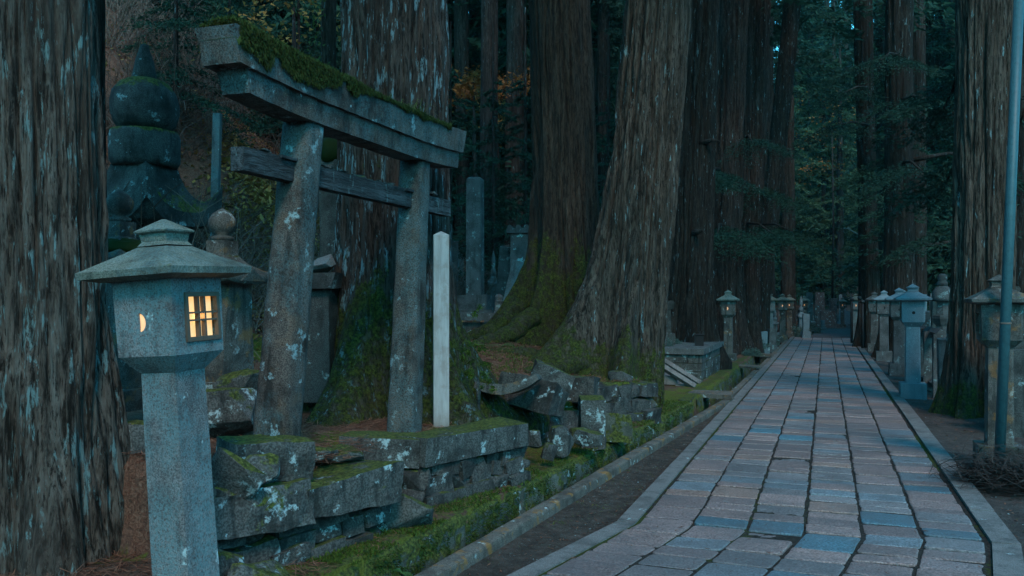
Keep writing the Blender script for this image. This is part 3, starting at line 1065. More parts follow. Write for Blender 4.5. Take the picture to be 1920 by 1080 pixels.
sq_post('wooden_post', 'pale bleached square post right of the torii pillar', 'post', (-2.78, 5.98, .53), .118, 1.50, M['pale_wood'], R(28))
p = px_at(397, 14.0, 0)
sq_post('wooden_post', 'thin pale grey post on the slope left of the torii', 'post', (p.x, p.y, .9), .118, hz(212, 14.0) - .9, M['granite'], R(20), .01, lean=(0, R(1.5)))

# ------------------------------------------------------------------ pagodas and graves on the left
def roof_bm(half, h, eave, lift, top, n=12, seed=0, pw=1.55):
    """curved four-sided stone roof, eaves sweeping up to the corners"""
    bm = bmesh.new()
    rings = []
    per = 4 * n
    def ring(k, z, lf, pw=1):
        out = []
        for q in range(4):
            for s in range(n):
                a = -1 + 2 * s / n
                c = [(a, -1), (1, a), (-a, 1), (-1, -a)][q]
                corner = abs(a) ** 3
                out.append((c[0] * k, c[1] * k, z + lf * corner))
        return out
    rings.append(ring(half * .93, 0, lift * .65))
    rings.append(ring(half, eave * .1, lift * .75))
    rings.append(ring(half * 1.0, eave, lift))
    for i in range(1, 11):
        t = i / 10
        k = half + (top - half) * t
        z = eave + (h - eave) * t ** pw
        rings.append(ring(k, z, lift * (1 - t) ** 2.2))
    add_loft(bm, rings)
    sub_len(bm, .045)
    rough(bm, .010, 6, seed)
    return bm


def gorinto(label, loc, rz=0, mat='dark_stone', s=1.0, seed=1):
    """five-tier stone pagoda grave: base, body, roof, cushion, ball, spike"""
    t = thing('stone_pagoda', label, 'pagoda', loc, rz, 'big five-tier pagodas on the left slope')
    t.scale = (s, s, s)
    m = M[mat]
    bm = slab_bm((.95, .95, .30), .03, .1, .012, 5, seed); bm_obj('base', bm, m, t)
    bm = slab_bm((.62, .62, .96), .05, .1, .012, 5, seed + 1); bm_obj('body', bm, m, t, loc=(0, 0, .30))
    bm_obj('roof', roof_bm(.475, .60, .14, .30, .19, seed=seed, pw=2.8), m, t, loc=(0, 0, 1.24))
    bm = bmesh.new(); add_lathe(bm, [(.10, 1.80), (.27, 1.80), (.298, 1.85), (.302, 1.95), (.302, 2.06), (.285, 2.115), (.10, 2.12)], 36); rough(bm, .012, 5, seed + 2)
    bm_obj('cushion', bm, m, t, smooth=True)
    bm = bmesh.new(); add_lathe(bm, [(.08, 2.11), (.20, 2.115), (.265, 2.19), (.293, 2.29), (.295, 2.38), (.272, 2.47), (.21, 2.55), (.13, 2.585), (.05, 2.59)], 40); rough(bm, .010, 4, seed + 3)
    bm_obj('ball', bm, m, t, smooth=True)
    bm = bmesh.new(); add_lathe(bm, [(.04, 2.57), (.112, 2.58), (.098, 2.66), (.078, 2.76), (.052, 2.85), (.034, 2.90), (.012, 2.915)], 24); rough(bm, .008, 7, seed + 4)
    bm_obj('spike', bm, m, t, smooth=True)
    return t


def gz(px, Z, dz=0):
    p = px_at(px, Z, 0); p.z = hgt(p.x, p.y) + dz
    return p

p = px_at(271, 11.0, 0)
gorinto('large dark five-tier stone pagoda with a moss-capped ball, above the lit lantern', (p.x, p.y, .64), 0, 'pagoda_stone', 1.43)
p = px_at(138, 13.2, 0)
gorinto('second dark pagoda mostly hidden behind the left trunk, its curved eave showing', (p.x, p.y, 1.35), 0, 'pagoda_stone', 1.35, seed=9)


def small_shrine(label, loc, rz=0, mat='granite_old', s=1.0, seed=1, body=.8, moss=False, gable=True):
    """grave lantern: stem, roof with a gable front, neck and an onion ball"""
    t = thing('grave_lantern', label, 'grave', loc, rz, 'grave markers on the left terrace')
    t.scale = (s, s, s)
    m = M[mat]
    bm_obj('base', slab_bm((.42, .42, .14), .02, .08, .008, 6, seed), m, t)
    bm_obj('body', slab_bm((.27, .27, body), .015, .08, .006, 6, seed + 1), m, t, loc=(0, 0, .135))
    bm_obj('roof', roof_bm(.245, .20, .055, .035, .075, seed=seed), m, t, loc=(0, 0, .13 + body), smooth=True)
    if gable:
        for a in (0, R(90)):
            bm = bmesh.new()
            v = [(-.13, -.262, 0), (.13, -.262, 0), (0, -.262, .085)]
            add_loft(bm, [[(x, y, z) for x, y, z in v], [(x * .6, -.10, z + .02) for x, y, z in v]])
            bevel(bm, .006); sub_len(bm, .05); rough(bm, .003, 9, seed)
            bm_obj('gable', bm, m, t, loc=(0, 0, .15 + body), rot=(0, 0, a))
    zr = .13 + body + .19
    bm = bmesh.new(); add_box(bm, (0, 0, zr + .05), (.15, .15, .12)); bevel(bm, .012)
    bm_obj('neck', bm, m, t)
    bm = bmesh.new(); add_lathe(bm, [(.03, zr + .105), (.072, zr + .11), (.078, zr + .135), (.045, zr + .15), (.075, zr + .175), (.094, zr + .215), (.092, zr + .255), (.065, zr + .298), (.02, zr + .328), (.004, zr + .334)], 28)
    bm_obj('ball', bm, m, t, smooth=True)
    return t


p = px_at(417, 5.9, 0)
small_shrine('grave lantern with an onion ball and gabled roof right behind the lit lantern', (p.x, p.y, .80), 0, 'granite_old', 1.0, 3, body=.68)
p = px_at(224, 5.9, 0)
g2 = small_shrine('grave lantern with a smooth ball and thick moss on its roof, by the left trunk', (p.x, p.y, .75), 0, 'granite_old', 1.0, 6, body=.86)
# moss cushion lying on that roof
V = []
bm = bmesh.new()
add_lathe(bm, [(.02, .0), (.19, .0), (.20, .03), (.16, .075), (.09, .105), (.02, .115)], 28)
sub_len(bm, .03); rough(bm, .02, 12, 4)
o = bm_obj('moss_cushion', bm, M['moss'], g2, smooth=True, loc=(.05, -.03, 1.07))
o.scale = (1.05, 1.05, .9)

# block grave between the pillar and the big trunk
p = px_at(597, 7.3, 0)
t = thing('block_grave', 'squat mossy block grave between the left torii pillar and the lichen trunk', 'grave', (p.x, p.y, .65), R(10))
bm_obj('body', slab_bm((.34, .34, .95), .02, .08, .01, 5, 3), M['dark_stone'], t)
bm_obj('cap', slab_bm((.44, .44, .12), .02, .06, .01, 7, 4), M['dark_stone'], t, loc=(0, 0, .95))
o = bm_obj('stone_chip', rock_bm((.26, .22, .16), 5), M['granite'], loc=(p.x + .03, p.y, 1.79), rot=(R(20), R(-25), 0)); tag(o, 'pale angular stone resting on the mossy block grave', 'stone')
# mossy ball above the tie beam
p = px_at(622, 8.3, hz(283, 8.3))
bm = bmesh.new(); add_lathe(bm, [(.02, -.13), (.10, -.12), (.14, -.02), (.13, .06), (.07, .12), (.01, .13)], 24); sub_len(bm, .04); rough(bm, .012, 9, 2)
t = thing('moss_pillar', 'stone pillar with a green moss ball showing above the tie beam', 'grave', (p.x, p.y, .7))
bm_obj('ball', bm, M['moss'], t, smooth=True, loc=(0, 0, p.z - .7))
bm_obj('shaft', slab_bm((.17, .17, p.z - .8), .02, .1, .006, 6, 2), M['dark_stone'], t)

# obelisk on two steps
def obelisk(label, px, Z, ptop, wpx, mat='grave', zb=None, steps=((.72, .34), (.50, .30)), group=None):
    p = gz(px, Z)
    zb = p.z - .1 if zb is None else zb
    t = thing('obelisk_grave', label, 'grave', (p.x, p.y, zb), R(8), group)
    z = 0
    for i, (wd, h) in enumerate(steps):
        bm_obj('step', slab_bm((wd * Z / 18, wd * Z / 18, h), .015, .15, .006, 6, i), M[mat], t, loc=(0, 0, z)); z += h - .002
    H = hz(ptop, Z) - zb - z
    wd = wpx * Z / 1600 / 1.2
    bm = bmesh.new()
    def sq(k, zz): return [(-k, -k, zz), (k, -k, zz), (k, k, zz), (-k, k, zz)]
    add_loft(bm, [sq(wd / 2, z), sq(wd / 2 * .96, z + H - .04), sq(wd / 2 * .7, z + H)])
    bevel(bm, .01, 1); sub_len(bm, .2)
    bm_obj('shaft', bm, M[mat], t)
    return t

obelisk('tall plain obelisk on two stone steps, right of the bleached post', 891, 17.0, 333, 34, 'grave', zb=.95, steps=((1.0, .35), (.66, .30)))
obelisk('low grey grave pillar hidden behind the bleached post', 833, 19.0, 418, 30, 'grave', zb=1.2, steps=((.6, .3),))
# fence in front of it
p = px_at(905, 14.6, 0)
t = thing('stone_fence', 'low stone fence with onion-topped posts in front of the obelisk', 'fence', (p.x, p.y, .72), ALPHA * .7)
for x, h in ((-.62, .62), (.28, .80), (.66, .74)):
    bm = bmesh.new(); add_box(bm, (x, 0, h / 2 - .05), (.12, .12, h)); bevel(bm, .008)
    po = bm_obj('post', bm, M['grave'], t)
    bm = bmesh.new(); add_lathe(bm, [(.02, 0), (.075, .0), (.08, .02), (.045, .035), (.075, .075), (.072, .10), (.04, .125), (.005, .14)], 20, (x, 0, h - .05))
    bm_obj('finial', bm, M['grave'], po, smooth=True)
bm = bmesh.new(); add_box(bm, (-.2, 0, .50), (1.5, .14, .13)); bevel(bm, .01); sub_len(bm, .15); rough(bm, .004, 8); bm_obj('rail', bm, M['grave'], t)
bm = bmesh.new(); add_box(bm, (-.2, .08, .18), (1.4, .10, .44)); bevel(bm, .01); bm_obj('panel', bm, M['dark_stone'], t)
bm = bmesh.new(); add_box(bm, (-.15, -.25, -.02), (1.25, .2, .10)); bevel(bm, .01); bm_obj('plinth', bm, M['grave'], t)

# crowd of old tombs behind the fence
def tomb(label, px, Z, ptop, wpx, mat='grave', kind='slab', tilt=0, zb=None, rz=None, group='old tombs behind the stone fence'):
    p = gz(px, Z)
    zb = p.z - .08 if zb is None else zb
    H = max(.3, hz(ptop, Z) - zb); wd = wpx * Z / 1600
    t = thing('tombstone', label, 'tombstone', (p.x, p.y, zb), ALPHA * .8 if rz is None else rz, group)
    t.rotation_euler[1] = tilt
    b = min(.3, H * .3)
    bm_obj('base', slab_bm((wd * 1.35, wd * 1.0, b), .015, .15, .008, 6, int(px)), M[mat], t)
    if kind == 'slab':
        bm_obj('slab', slab_bm((wd, wd * .4, H - b), .02, .12, .008, 6, int(px) + 1, top=.95), M[mat], t, loc=(0, 0, b - .003))
    elif kind == 'roofed':
        bm_obj('slab', slab_bm((wd * .86, wd * .4, H - b - .14), .015, .12, .008, 6, int(px) + 1), M[mat], t, loc=(0, 0, b - .003))
        bm = bmesh.new()
        add_box(bm, (0, 0, H - .09), (wd * 1.12, wd * .62, .10)); bevel(bm, .015)
        for k in range(4): add_tube(bm, [(-wd * .45 + wd * .3 * k, -wd * .32, H - .02), (-wd * .45 + wd * .3 * k, wd * .32, H - .02)], .05, 10)
        bm_obj('roof', bm, M[mat], t)
    elif kind == 'stupa':
        h = H - b
        bm = bmesh.new(); add_box(bm, (0, 0, b + h * .17), (wd * .62, wd * .62, h * .34)); bevel(bm, .015); bm_obj('body', bm, M[mat], t)
        bm_obj('roof', roof_bm(wd * .48, h * .2, h * .07, h * .04, wd * .2, n=6, seed=3), M[mat], t, loc=(0, 0, b + h * .335), smooth=True)
        bm = bmesh.new()
        z = b + h * .53
        add_lathe(bm, [(wd * .1, z), (wd * .26, z), (wd * .28, z + h * .07), (wd * .2, z + h * .13), (wd * .1, z + h * .15), (wd * .17, z + h * .2), (wd * .22, z + h * .27), (wd * .17, z + h * .36), (wd * .06, z + h * .44), (.004, z + h * .47)], 20)
        bm_obj('ball', bm, M[mat], t, smooth=True)
    elif kind == 'post':
        bm_obj('shaft', slab_bm((wd * .8, wd * .8, H - b), .015, .12, .006, 6, int(px) + 1), M[mat], t, loc=(0, 0, b - .003))
    return t

tomb('wide tomb with a tiled stone roof left of the mossy trunk', 980, 17.5, 425, 52, 'pink_grave', 'roofed', zb=.95)
tomb('reddish tomb slab standing in front of the tile-roofed tomb', 973, 16.6, 452, 34, 'pink_grave', 'slab', zb=.95)
tomb('small tomb with a sloping top between obelisk and tiled tomb', 940, 17.6, 463, 26, 'grave', 'slab', R(4), zb=.95)
tomb('tilted pale box tomb leaning in front of the obelisk step', 941, 15.8, 486, 30, 'granite', 'post', R(14), zb=.95)
tomb('narrow tomb at the foot of the bleached post, left of the obelisk', 852, 20, 452, 18, 'grave', 'post', zb=1.2)
tomb('small stupa just right of the obelisk, half in the dark', 925, 20, 470, 20, 'grave', 'stupa', zb=1.1)
tomb('tall tomb behind the tie beam, left of the obelisk', 818, 21, 370, 30, 'grave', 'roofed', zb=1.3)
tomb('low tomb in the dark behind the tile-roofed tomb', 1003, 20, 440, 18, 'grave', 'slab', zb=1.0)
tomb('slim grey tomb pillar right of the tall brown trunk, pale flat cap', 1243, 15.5, 518, 13, 'grave', 'post', zb=.6, group='graves on the platform')
tomb('small roofed tomb beside the slim pillar above the platform', 1246, 16.2, 566, 28, 'dark_stone', 'roofed', zb=.6, group='graves on the platform')

# ------------------------------------------------------------------ stone platform, its steps, lamp box and bridges
def build_platform():
    t = thing('stone_platform', 'block-built stone platform with a slab top beside the path', 'platform', (-2.0, 14.9, 0))
    bm = bmesh.new(); rr = random.Random(3)
    for row in range(4):
        z = -.02 + row * .145
        y = 0
        while y < 3.0:
            L = rr.uniform(.4, .7); L = min(L, 3.05 - y)
            add_box(bm, (-.12 + rr.uniform(-.008, .008), y + L / 2, z + .07), (.24, L - .012, .135)); y += L
        x = -.24
        while x > -2.2:
            L = rr.uniform(.35, .6)
            add_box(bm, (x - L / 2, .12 + rr.uniform(-.008, .008), z + .07), (L - .012, .24, .135)); x -= L
    bevel(bm, .012, 2)
    bm_obj('wall', bm, M['wall_stone'], t)
    bm = bmesh.new()
    add_box(bm, (-1.1, 1.5, .615), (2.28, 3.1, .10)); bevel(bm, .012); sub_len(bm, .3)
    bm_obj('top_slab', bm, M['grave'], t)
    # fill
    bm = bmesh.new(); add_box(bm, (-1.2, 1.6, .25), (1.9, 2.6, .60)); bm_obj('core', bm, M['dark_stone'], t)
    # steps in front, climbing to the left
    s = thing('stone_steps', 'narrow stone steps with sloping side stones below the platform', 'steps', (-2.0, 14.25, 0))
    for k in range(4):
        bm = bmesh.new(); add_box(bm, (-.18 - .22 * k, 0, .06 + .13 * k), (.24, .52, .14)); bevel(bm, .008); bm_obj('step', bm, M['kerb'], s)
    for yy in (-.30, .30):
        bm = bmesh.new()
        a = Vector((.02, yy, .10)); b = Vector((-1.05, yy, .74))
        add_tube(bm, [a, b], .055, 4); bm_obj('side_stone', bm, M['kerb'], s)
    b = thing('lamp_box', 'small black box lamp on the edge of the platform', 'lamp box', (-2.18, 15.9, .665), R(12))
    bm = bmesh.new(); add_box(bm, (0, 0, .10), (.15, .15, .20)); bevel(bm, .006); bm_obj('case', bm, M['black'], b)
    bm = bmesh.new(); add_box(bm, (0, 0, .206), (.19, .19, .014)); bevel(bm, .003); bm_obj('lid', bm, M['black'], b)
    for y, nm in ((13.15, 'nearest stone plank laid across the drain below the steps'), (19.0, 'middle stone plank across the drain past the platform'), (23.0, 'farthest stone plank across the drain by the bushes')):
        o = bm_obj('plank_bridge', slab_bm((.62, .42, .06), .008, .1, .003, 8, int(y)), M['drain_kerb'], loc=(-1.62, y, .045)); tag(o, nm, 'bridge', 'stone planks over the drain')


build_platform()

# ------------------------------------------------------------------ dry-stone walls and fallen stones
def place(bm, name, mat, parent, loc, rot=(0, 0, 0)):
    return bm_obj(name, bm, mat, parent, loc=loc, rot=rot)


def wall_block(a, b, c, k):
    if k % 4 == 0: return rock_bm((a * 1.1, b, c), k, 34, .045, .010)
    bm = slab_bm((a, b, c * .96), min(a, c) * .14, .04, .016, 6, k, min(a, c) * .13)
    bmesh.ops.translate(bm, verts=bm.verts, vec=(0, 0, -c * .48))
    return bm


def wall_thing(label, a, b, z0, z1, seed, rows, coping=None, dep=.22, sizes=(.16, .34), lean=.06):
    """a dry-stone wall from a to b; stones and coping slabs are its parts"""
    a, b = Vector(a), Vector(b)
    t = thing('stone_wall', label, 'wall', (a.x, a.y, z0))
    d = (b - a); L = d.length; d.normalize(); rz = math.atan2(d.y, d.x)
    n = Vector((-d.y, d.x))   # into the bank
    rr = random.Random(seed)
    h = (z1 - z0) / rows
    k = seed * 50
    for r in range(rows):
        s = rr.uniform(-.1, 0)
        while s < L - .03:
            w_ = rr.uniform(*sizes)
            if s + w_ > L + .08: w_ = max(.12, L + .04 - s)
            k += 1
            c = d * (s + w_ / 2) + n * (dep * .45 + lean * r / rows + rr.uniform(-.02, .025))
            hh = h * rr.uniform(1.05, 1.3)
            place(wall_block(w_ * 1.06, dep * 1.2, hh, k), 'wall_stone', M['rubble'], t, (c.x, c.y, h * (r + .5) + rr.uniform(-.02, .02)), (rr.uniform(-.1, .1), rr.uniform(-.12, .12), rz + rr.uniform(-.15, .15)))
            s += w_
    return t, d, n, rz


# nearest wall: two stacked slabs over rubble
t, d, n, rz = wall_thing('nearest dry-stone wall with two stacked mossy slabs, right of the lit lantern', (-2.80, 3.40), (-2.47, 4.52), 0.05, .34, 1, 3, sizes=(.15, .27))
def rel(t, p): return tuple(Vector(p) - Vector(t.location))
place(slab_bm((.62, .34, .215), .03, .035, .022, 5, 11, .03), 'coping_slab', M['wall_stone'], t, rel(t, (-2.80, 3.66, .315)), (0, R(1), R(70)))
place(slab_bm((.66, .36, .20), .03, .035, .022, 5, 12, .03), 'coping_slab', M['wall_stone'], t, rel(t, (-2.635, 4.24, .325)), (0, R(-1), R(74)))
place(slab_bm((.40, .30, .205), .035, .035, .022, 5, 13, .03), 'top_block', M['wall_stone'], t, rel(t, (-2.87, 3.88, .535)), (0, 0, R(60)))
# stones around the lantern side of it
for i, (lab, px, Z, zz, s, r) in enumerate([
    ('tilted flat slab leaning between the lantern post and the torii pillar', 432, 4.25, .60, (.30, .10, .36), (R(28), R(32), R(25))),
    ('pale lumpy stone at the foot of the left torii pillar', 487, 4.35, .64, (.20, .16, .17), (0, 0, .5)),
    ('dark wedge stone under the tilted flat slab', 440, 4.30, .49, (.30, .22, .18), (0, .1, .3)),
    ('small grey stone jammed beside the top block of the nearest wall', 423, 4.2, .37, (.13, .12, .09), (0, .2, .3)),
    ('broad dark boulder low in front of the nearest wall by the lantern', 470, 3.98, .13, (.50, .26, .30), (0, .15, 1.2)),
    ('dark round stone behind the lantern post under the nearest wall', 410, 4.1, .22, (.24, .2, .26), (0, 0, .8)),
    ('squarish boulder behind the left torii pillar', 428, 5.4, .78, (.36, .3, .34), (0, 0, .4)),
    ('long flat boulder between the lantern and the pillar, by the grave lantern', 462, 5.6, .98, (.34, .3, .14), (0, 0, .2)),
    ('flat stepping stone on the needles right of the top block', 590, 5.05, .585, (.28, .2, .10), (0, 0, .2)),
    ('flat pale stone at the terrace edge beside the twigs', 640, 5.15, .575, (.30, .2, .10), (0, 0, .5)),
    ('low mossy stone in the gap between the two walls', 745, 5.25, .20, (.46, .22, .26), (0, 0, .35)),
    ('mossy boulder at the foot of the grave-lantern by the left trunk', 240, 5.0, .55, (.4, .35, .5), (0, 0, .35)),
]):
    p = px_at(px, Z, zz)
    o = bm_obj('boulder', rock_bm(s, 300 + i, 22, .035, .010), M['wall_stone'], loc=p, rot=r); tag(o, lab, 'stone', 'loose stones by the walls')
o = bm_obj('base_slab', slab_bm((.42, .42, .06), .01, .06, .004, 8, 4), M['kerb'], loc=(-2.46, 3.02, .045), rot=(0, 0, .1)); tag(o, 'flat paving slab beside the foot of the lit lantern', 'slab')
# the torii terrace wall
t, d, n, rz = wall_thing('terrace wall under the torii with two long lichened coping slabs', (-2.55, 5.22), (-2.18, 6.22), .07, .38, 2, 3, sizes=(.13, .25))
place(slab_bm((1.10, .30, .19), .025, .04, .009, 5, 21, .012), 'coping_slab', M['wall_stone'], t, rel(t, (-2.475, 5.745, .375)), (0, 0, R(70.5)))
place(slab_bm((.56, .28, .19), .025, .04, .009, 5, 22, .012), 'coping_slab', M['wall_stone'], t, rel(t, (-2.885, 5.265, .375)), (0, 0, R(11)))
for i in range(4):
    place(rock_bm((.22, .2, .2), 420 + i, 18, .045), 'wall_stone', M['rubble'], t, rel(t, (-2.62 - .17 * i, 5.24 + .02 * i, .30)), (0, .1 * i, .3 * i))
    place(rock_bm((.24, .2, .2), 430 + i, 18, .045), 'wall_stone', M['rubble'], t, rel(t, (-2.64 - .17 * i, 5.22 + .02 * i, .14)), (0, .1 * i, .7 * i))
# rubble wall below the leaning brown trunk
t, d, n, rz = wall_thing('rubble wall below the big brown trunk on the mossy ledge', (-2.42, 9.05), (-1.86, 10.05), .07, .50, 3, 3, sizes=(.18, .32), lean=.10)
wall_thing('low mossy course of stones between the fallen blocks and the rubble wall', (-2.72, 8.15), (-2.40, 9.0), .07, .30, 7, 1, sizes=(.22, .36), lean=.02)
for i, (lab, px, Z, zz, s, r, mt) in enumerate([
    ('long fallen block with a pale ridge, tipped below the roots', 995, 8.1, .60, (.62, .30, .28), (R(-18), R(10), R(-14)), 'rubble'),
    ('angular grey stone behind the fallen blocks', 1030, 8.6, .70, (.40, .3, .26), (0, .3, .4), 'wall_stone'),
    ('upright mossy block standing on the ledge, like a stump', 1112, 8.15, .34, (.26, .26, .50), (0, 0, .3), 'wall_stone'),
    ('low moss-topped block right of the upright mossy one', 1160, 8.5, .24, (.26, .3, .26), (0, 0, .2), 'moss_wall'),
    ('flat stone with a pale edge low on the moss bank', 1100, 7.7, .27, (.34, .22, .16), (0, 0, .25), 'wall_stone'),
    ('pale small stone lodged in the moss bank near the terrace wall', 1000, 7.2, .33, (.15, .12, .16), (0, 0, .25), 'rubble'),
    ('mossy stone bulging from the bank left of the flat stone', 1050, 7.5, .26, (.24, .2, .28), (0, 0, .95), 'wall_stone'),
    ('little pale pebble rock low in the moss bank', 1030, 7.1, .24, (.12, .1, .14), (0, .3, .25), 'rubble'),
    ('stone with a mossy crown left of the rubble wall', 1092, 9.0, .58, (.30, .26, .24), (0, 0, .1), 'rubble'),
    ('small jagged stone on top of the rubble wall', 1165, 10.2, .58, (.34, .22, .16), (0, 0, .2), 'rubble'),
    ('thin standing stake stone beside the roots of the lichen trunk', 897, 7.3, .68, (.035, .035, .34), (0, 0, .2), 'rubble'),
]):
    p = px_at(px, Z, zz)
    bmr = wall_block(s[0], s[1], s[2], 4 * i + 501) if min(s) > .2 else rock_bm(s, 500 + i, 22, .04, .010)
    o = bm_obj('boulder', bmr, M[mt], loc=p, rot=r); tag(o, lab, 'stone', 'fallen stones on the mossy bank')
# curved fallen roof slab
p = px_at(955, 7.75, .66)
bm = bmesh.new(); rings = []
for i in range(15):
    k = -1 + 2 * i / 14
    z = .10 * k * k
    hw = .17 * (1 - .25 * k * k)
    rings.append([(k * .30, -hw, z - .03), (k * .30, hw, z + .01), (k * .28, hw * .8, z + .045 + .03 * (1 - k * k)), (k * .28, -hw * .9, z + .03 + .035 * (1 - k * k))])
add_loft(bm, rings); sub_len(bm, .05); rough(bm, .008, 7, 3)
o = bm_obj('fallen_roof_slab', bm, M['granite_old'], loc=p, rot=(R(-12), R(-8), R(10))); tag(o, 'fallen curved roof slab with moss, tipped on the bank by the roots', 'slab')

# ------------------------------------------------------------------ trees
def trunk_mesh(name, h, r0, r1, flare, fl_h, lean, seed, nt=120, nz=160, flute=.10, ridge=.02, roots=5, root_amp=.6, mat=None, curve=0.0, stretch_x=1.0, root_dir=None, zdown=.35, root_pow=2, root_min=.35):
    """bark surface: buttressed foot, deep flutes, fibrous ridges"""
    z = np.concatenate([np.linspace(-zdown, 2.6, int(nz * .6)), np.linspace(2.6, h, nz - int(nz * .6) + 1)[1:]])
    th = np.linspace(0, 2 * math.pi, nt, endpoint=False)
    Z, T = np.meshgrid(z, th, indexing='ij')
    k = np.clip(Z / h, 0, 1)
    rad = r0 + (r1 - r0) * k
    f = np.exp(-np.maximum(Z, -.2) / fl_h)
    lob = .5 + .5 * np.cos(roots * T + seed + .6 * np.sin(T * 2 + seed))
    lob2 = .5 + .5 * np.cos((roots + 2) * T + seed * 2.3)
    w_ = np.ones_like(T)
    if root_dir is not None:
        w_ = root_min + 1.2 * (.5 + .5 * np.cos(T - root_dir)) ** root_pow
    rad = rad + flare * f * ((1 - root_amp) + root_amp * (1.3 * lob ** 2 + .5 * lob2 ** 3)) * w_
    u = T / (2 * math.pi)
    n1 = vnoise(u * 11 + .12 * np.sin(Z * .5), Z * .18 + seed, seed=seed, perx=11)
    n2 = vnoise(u * 29, Z * .45 + seed * 3, seed=seed + 5, perx=29)
    n3 = vnoise(u * 83, Z * 1.3 + seed * 5, seed=seed + 9, perx=83)
    n4 = vnoise(u * 61, Z * 7 + seed * 5, seed=seed + 13, perx=61)
    rid = 1 - np.abs(2 * n2 - 1)
    rid3 = 1 - np.abs(2 * n3 - 1)
    n5 = vnoise(u * 131, Z * 2.6 + seed * 7, seed=seed + 17, perx=131)
    n6 = vnoise(u * 17 + .1 * np.sin(Z * 2), Z * .9 + seed * 2, seed=seed + 19, perx=17)
    rad = rad * (1 + flute * (n1 - .5) * 2) - ridge * 2.6 * sstep(.72, 1.0, rid) * (.35 + .65 * vnoise(u * 9, Z * .35, seed=seed + 3, perx=9)) - ridge * 1.0 * rid3 ** 4 + ridge * .55 * (n4 - .5) + ridge * .5 * (n5 - .5) + ridge * .9 * (n6 - .5)
    cx = lean[0] * Z + curve * (Z / h) ** 2 * h; cy = lean[1] * Z
    X = cx + np.cos(T) * rad * stretch_x; Y = cy + np.sin(T) * rad
    V = np.stack([X.ravel(), Y.ravel(), Z.ravel()], 1)
    i = np.arange(Z.size).reshape(Z.shape)
    j = np.roll(i, -1, 1)
    F = np.stack([i[:-1].ravel(), j[:-1].ravel(), j[1:].ravel(), i[1:].ravel()], 1)
    return np_mesh(name, V, F, mat, smooth=True)


def blades(P0, D, ln, wd, r=rng, droop=.0):
    n = len(P0)
    D = D / np.linalg.norm(D, axis=1)[:, None]
    S = np.cross(D, r.normal(0, 1, (n, 3))); S /= np.linalg.norm(S, axis=1)[:, None] + 1e-9
    tip = P0 + D * ln[:, None]; tip[:, 2] -= droop * ln
    V = np.concatenate([P0 - S * wd[:, None], P0 + S * wd[:, None], tip])
    F = np.stack([np.arange(n), np.arange(n) + n, np.arange(n) + 2 * n], 1)
    return V, F


def bough(L, n, r, size, droop=.35, width=.35):
    """needle blades of one drooping bough growing along +x"""
    t = r.random(n) ** .75
    side = r.normal(0, 1, n) * width * L * (1 - .55 * t) * .55 * (.25 + t)
    # twigs: cluster sideways offsets
    tw = np.round(t * 9) / 9
    t2 = tw + r.normal(0, .018, n)
    x = t2 * L + np.abs(side) * .45
    z = -droop * L * t2 ** 1.8 - np.abs(side) * .35 + r.normal(0, .03 * L, n) * .7
    P0 = np.stack([x, side, z], 1)
    D = np.stack([.8 + r.normal(0, .5, n), np.sign(side) * .7 + r.normal(0, .5, n), -.35 + r.normal(0, .45, n)], 1)
    ln = size * r.uniform(.6, 1.5, n); wd = ln * r.uniform(.13, .26, n)
    tone = np.clip(.35 + .35 * t + r.normal(0, .22, n), 0, 1)
    return P0, D, ln, wd, tone


def crown_mesh(name, h0, h1, r0, nb, per, size, seed, mat, droop=.45, top_r=.3):
    r = np.random.default_rng(seed)
    PP, DD, LL, WW, TT = [], [], [], [], []
    for b in range(nb):
        k = (b + r.random()) / nb
        z = h0 + (h1 - h0) * k
        L = (r0 * (1 - k) ** .8 + top_r) * r.uniform(.55, 1.2)
        a = r.uniform(0, 2 * math.pi)
        P0, D, ln, wd, tone = bough(L, max(8, int(per * (.4 + L / r0))), r, size, droop * r.uniform(.4, 1.3))
        c, s = math.cos(a), math.sin(a)
        Rm = np.array([[c, -s, 0], [s, c, 0], [0, 0, 1]])
        PP.append(P0 @ Rm.T + np.array([0, 0, z])); DD.append(D @ Rm.T); LL.append(ln); WW.append(wd); TT.append(np.clip(tone + r.normal(0, .12), 0, 1))
    P0, D, ln, wd, tone = map(np.concatenate, (PP, DD, LL, WW, TT))
    V, F = blades(P0, D, ln, wd, r)
    return np_mesh(name, V, F, mat, attr={'tone': np.repeat(np.tile(tone, 3)[:, None], 3, 1)})


def limb(parent, pts, radii, mat, name='limb'):
    bm = bmesh.new(); add_tube(bm, pts, radii, 7)
    return bm_obj(name, bm, mat, parent, smooth=True)


def big_tree(label, base, mesh_kw, mat, cat='tree', limbs=(), crown=None, name='cedar_tree', group=None):
    t = thing(name, label, cat, base, 0, group)
    me = trunk_mesh('trunk', mat=M[mat], **mesh_kw)
    link(bpy.data.objects.new('trunk', me), t)
    for pts, rad in limbs: limb(t, pts, rad, M['bark_far'])
    if crown is not None:
        o = link(bpy.data.objects.new('crown', crown), t)
        o.location = (mesh_kw['lean'][0] * mesh_kw['h'], mesh_kw['lean'][1] * mesh_kw['h'], mesh_kw['h'] - 7)
    return t


HIGH = crown_mesh('crown', 0, 11, 3.4, 46, 190, .21, 3, M['needle'])
GB = 'giant cedars'
RV = Vector((CA, SA))   # picture-right on the ground
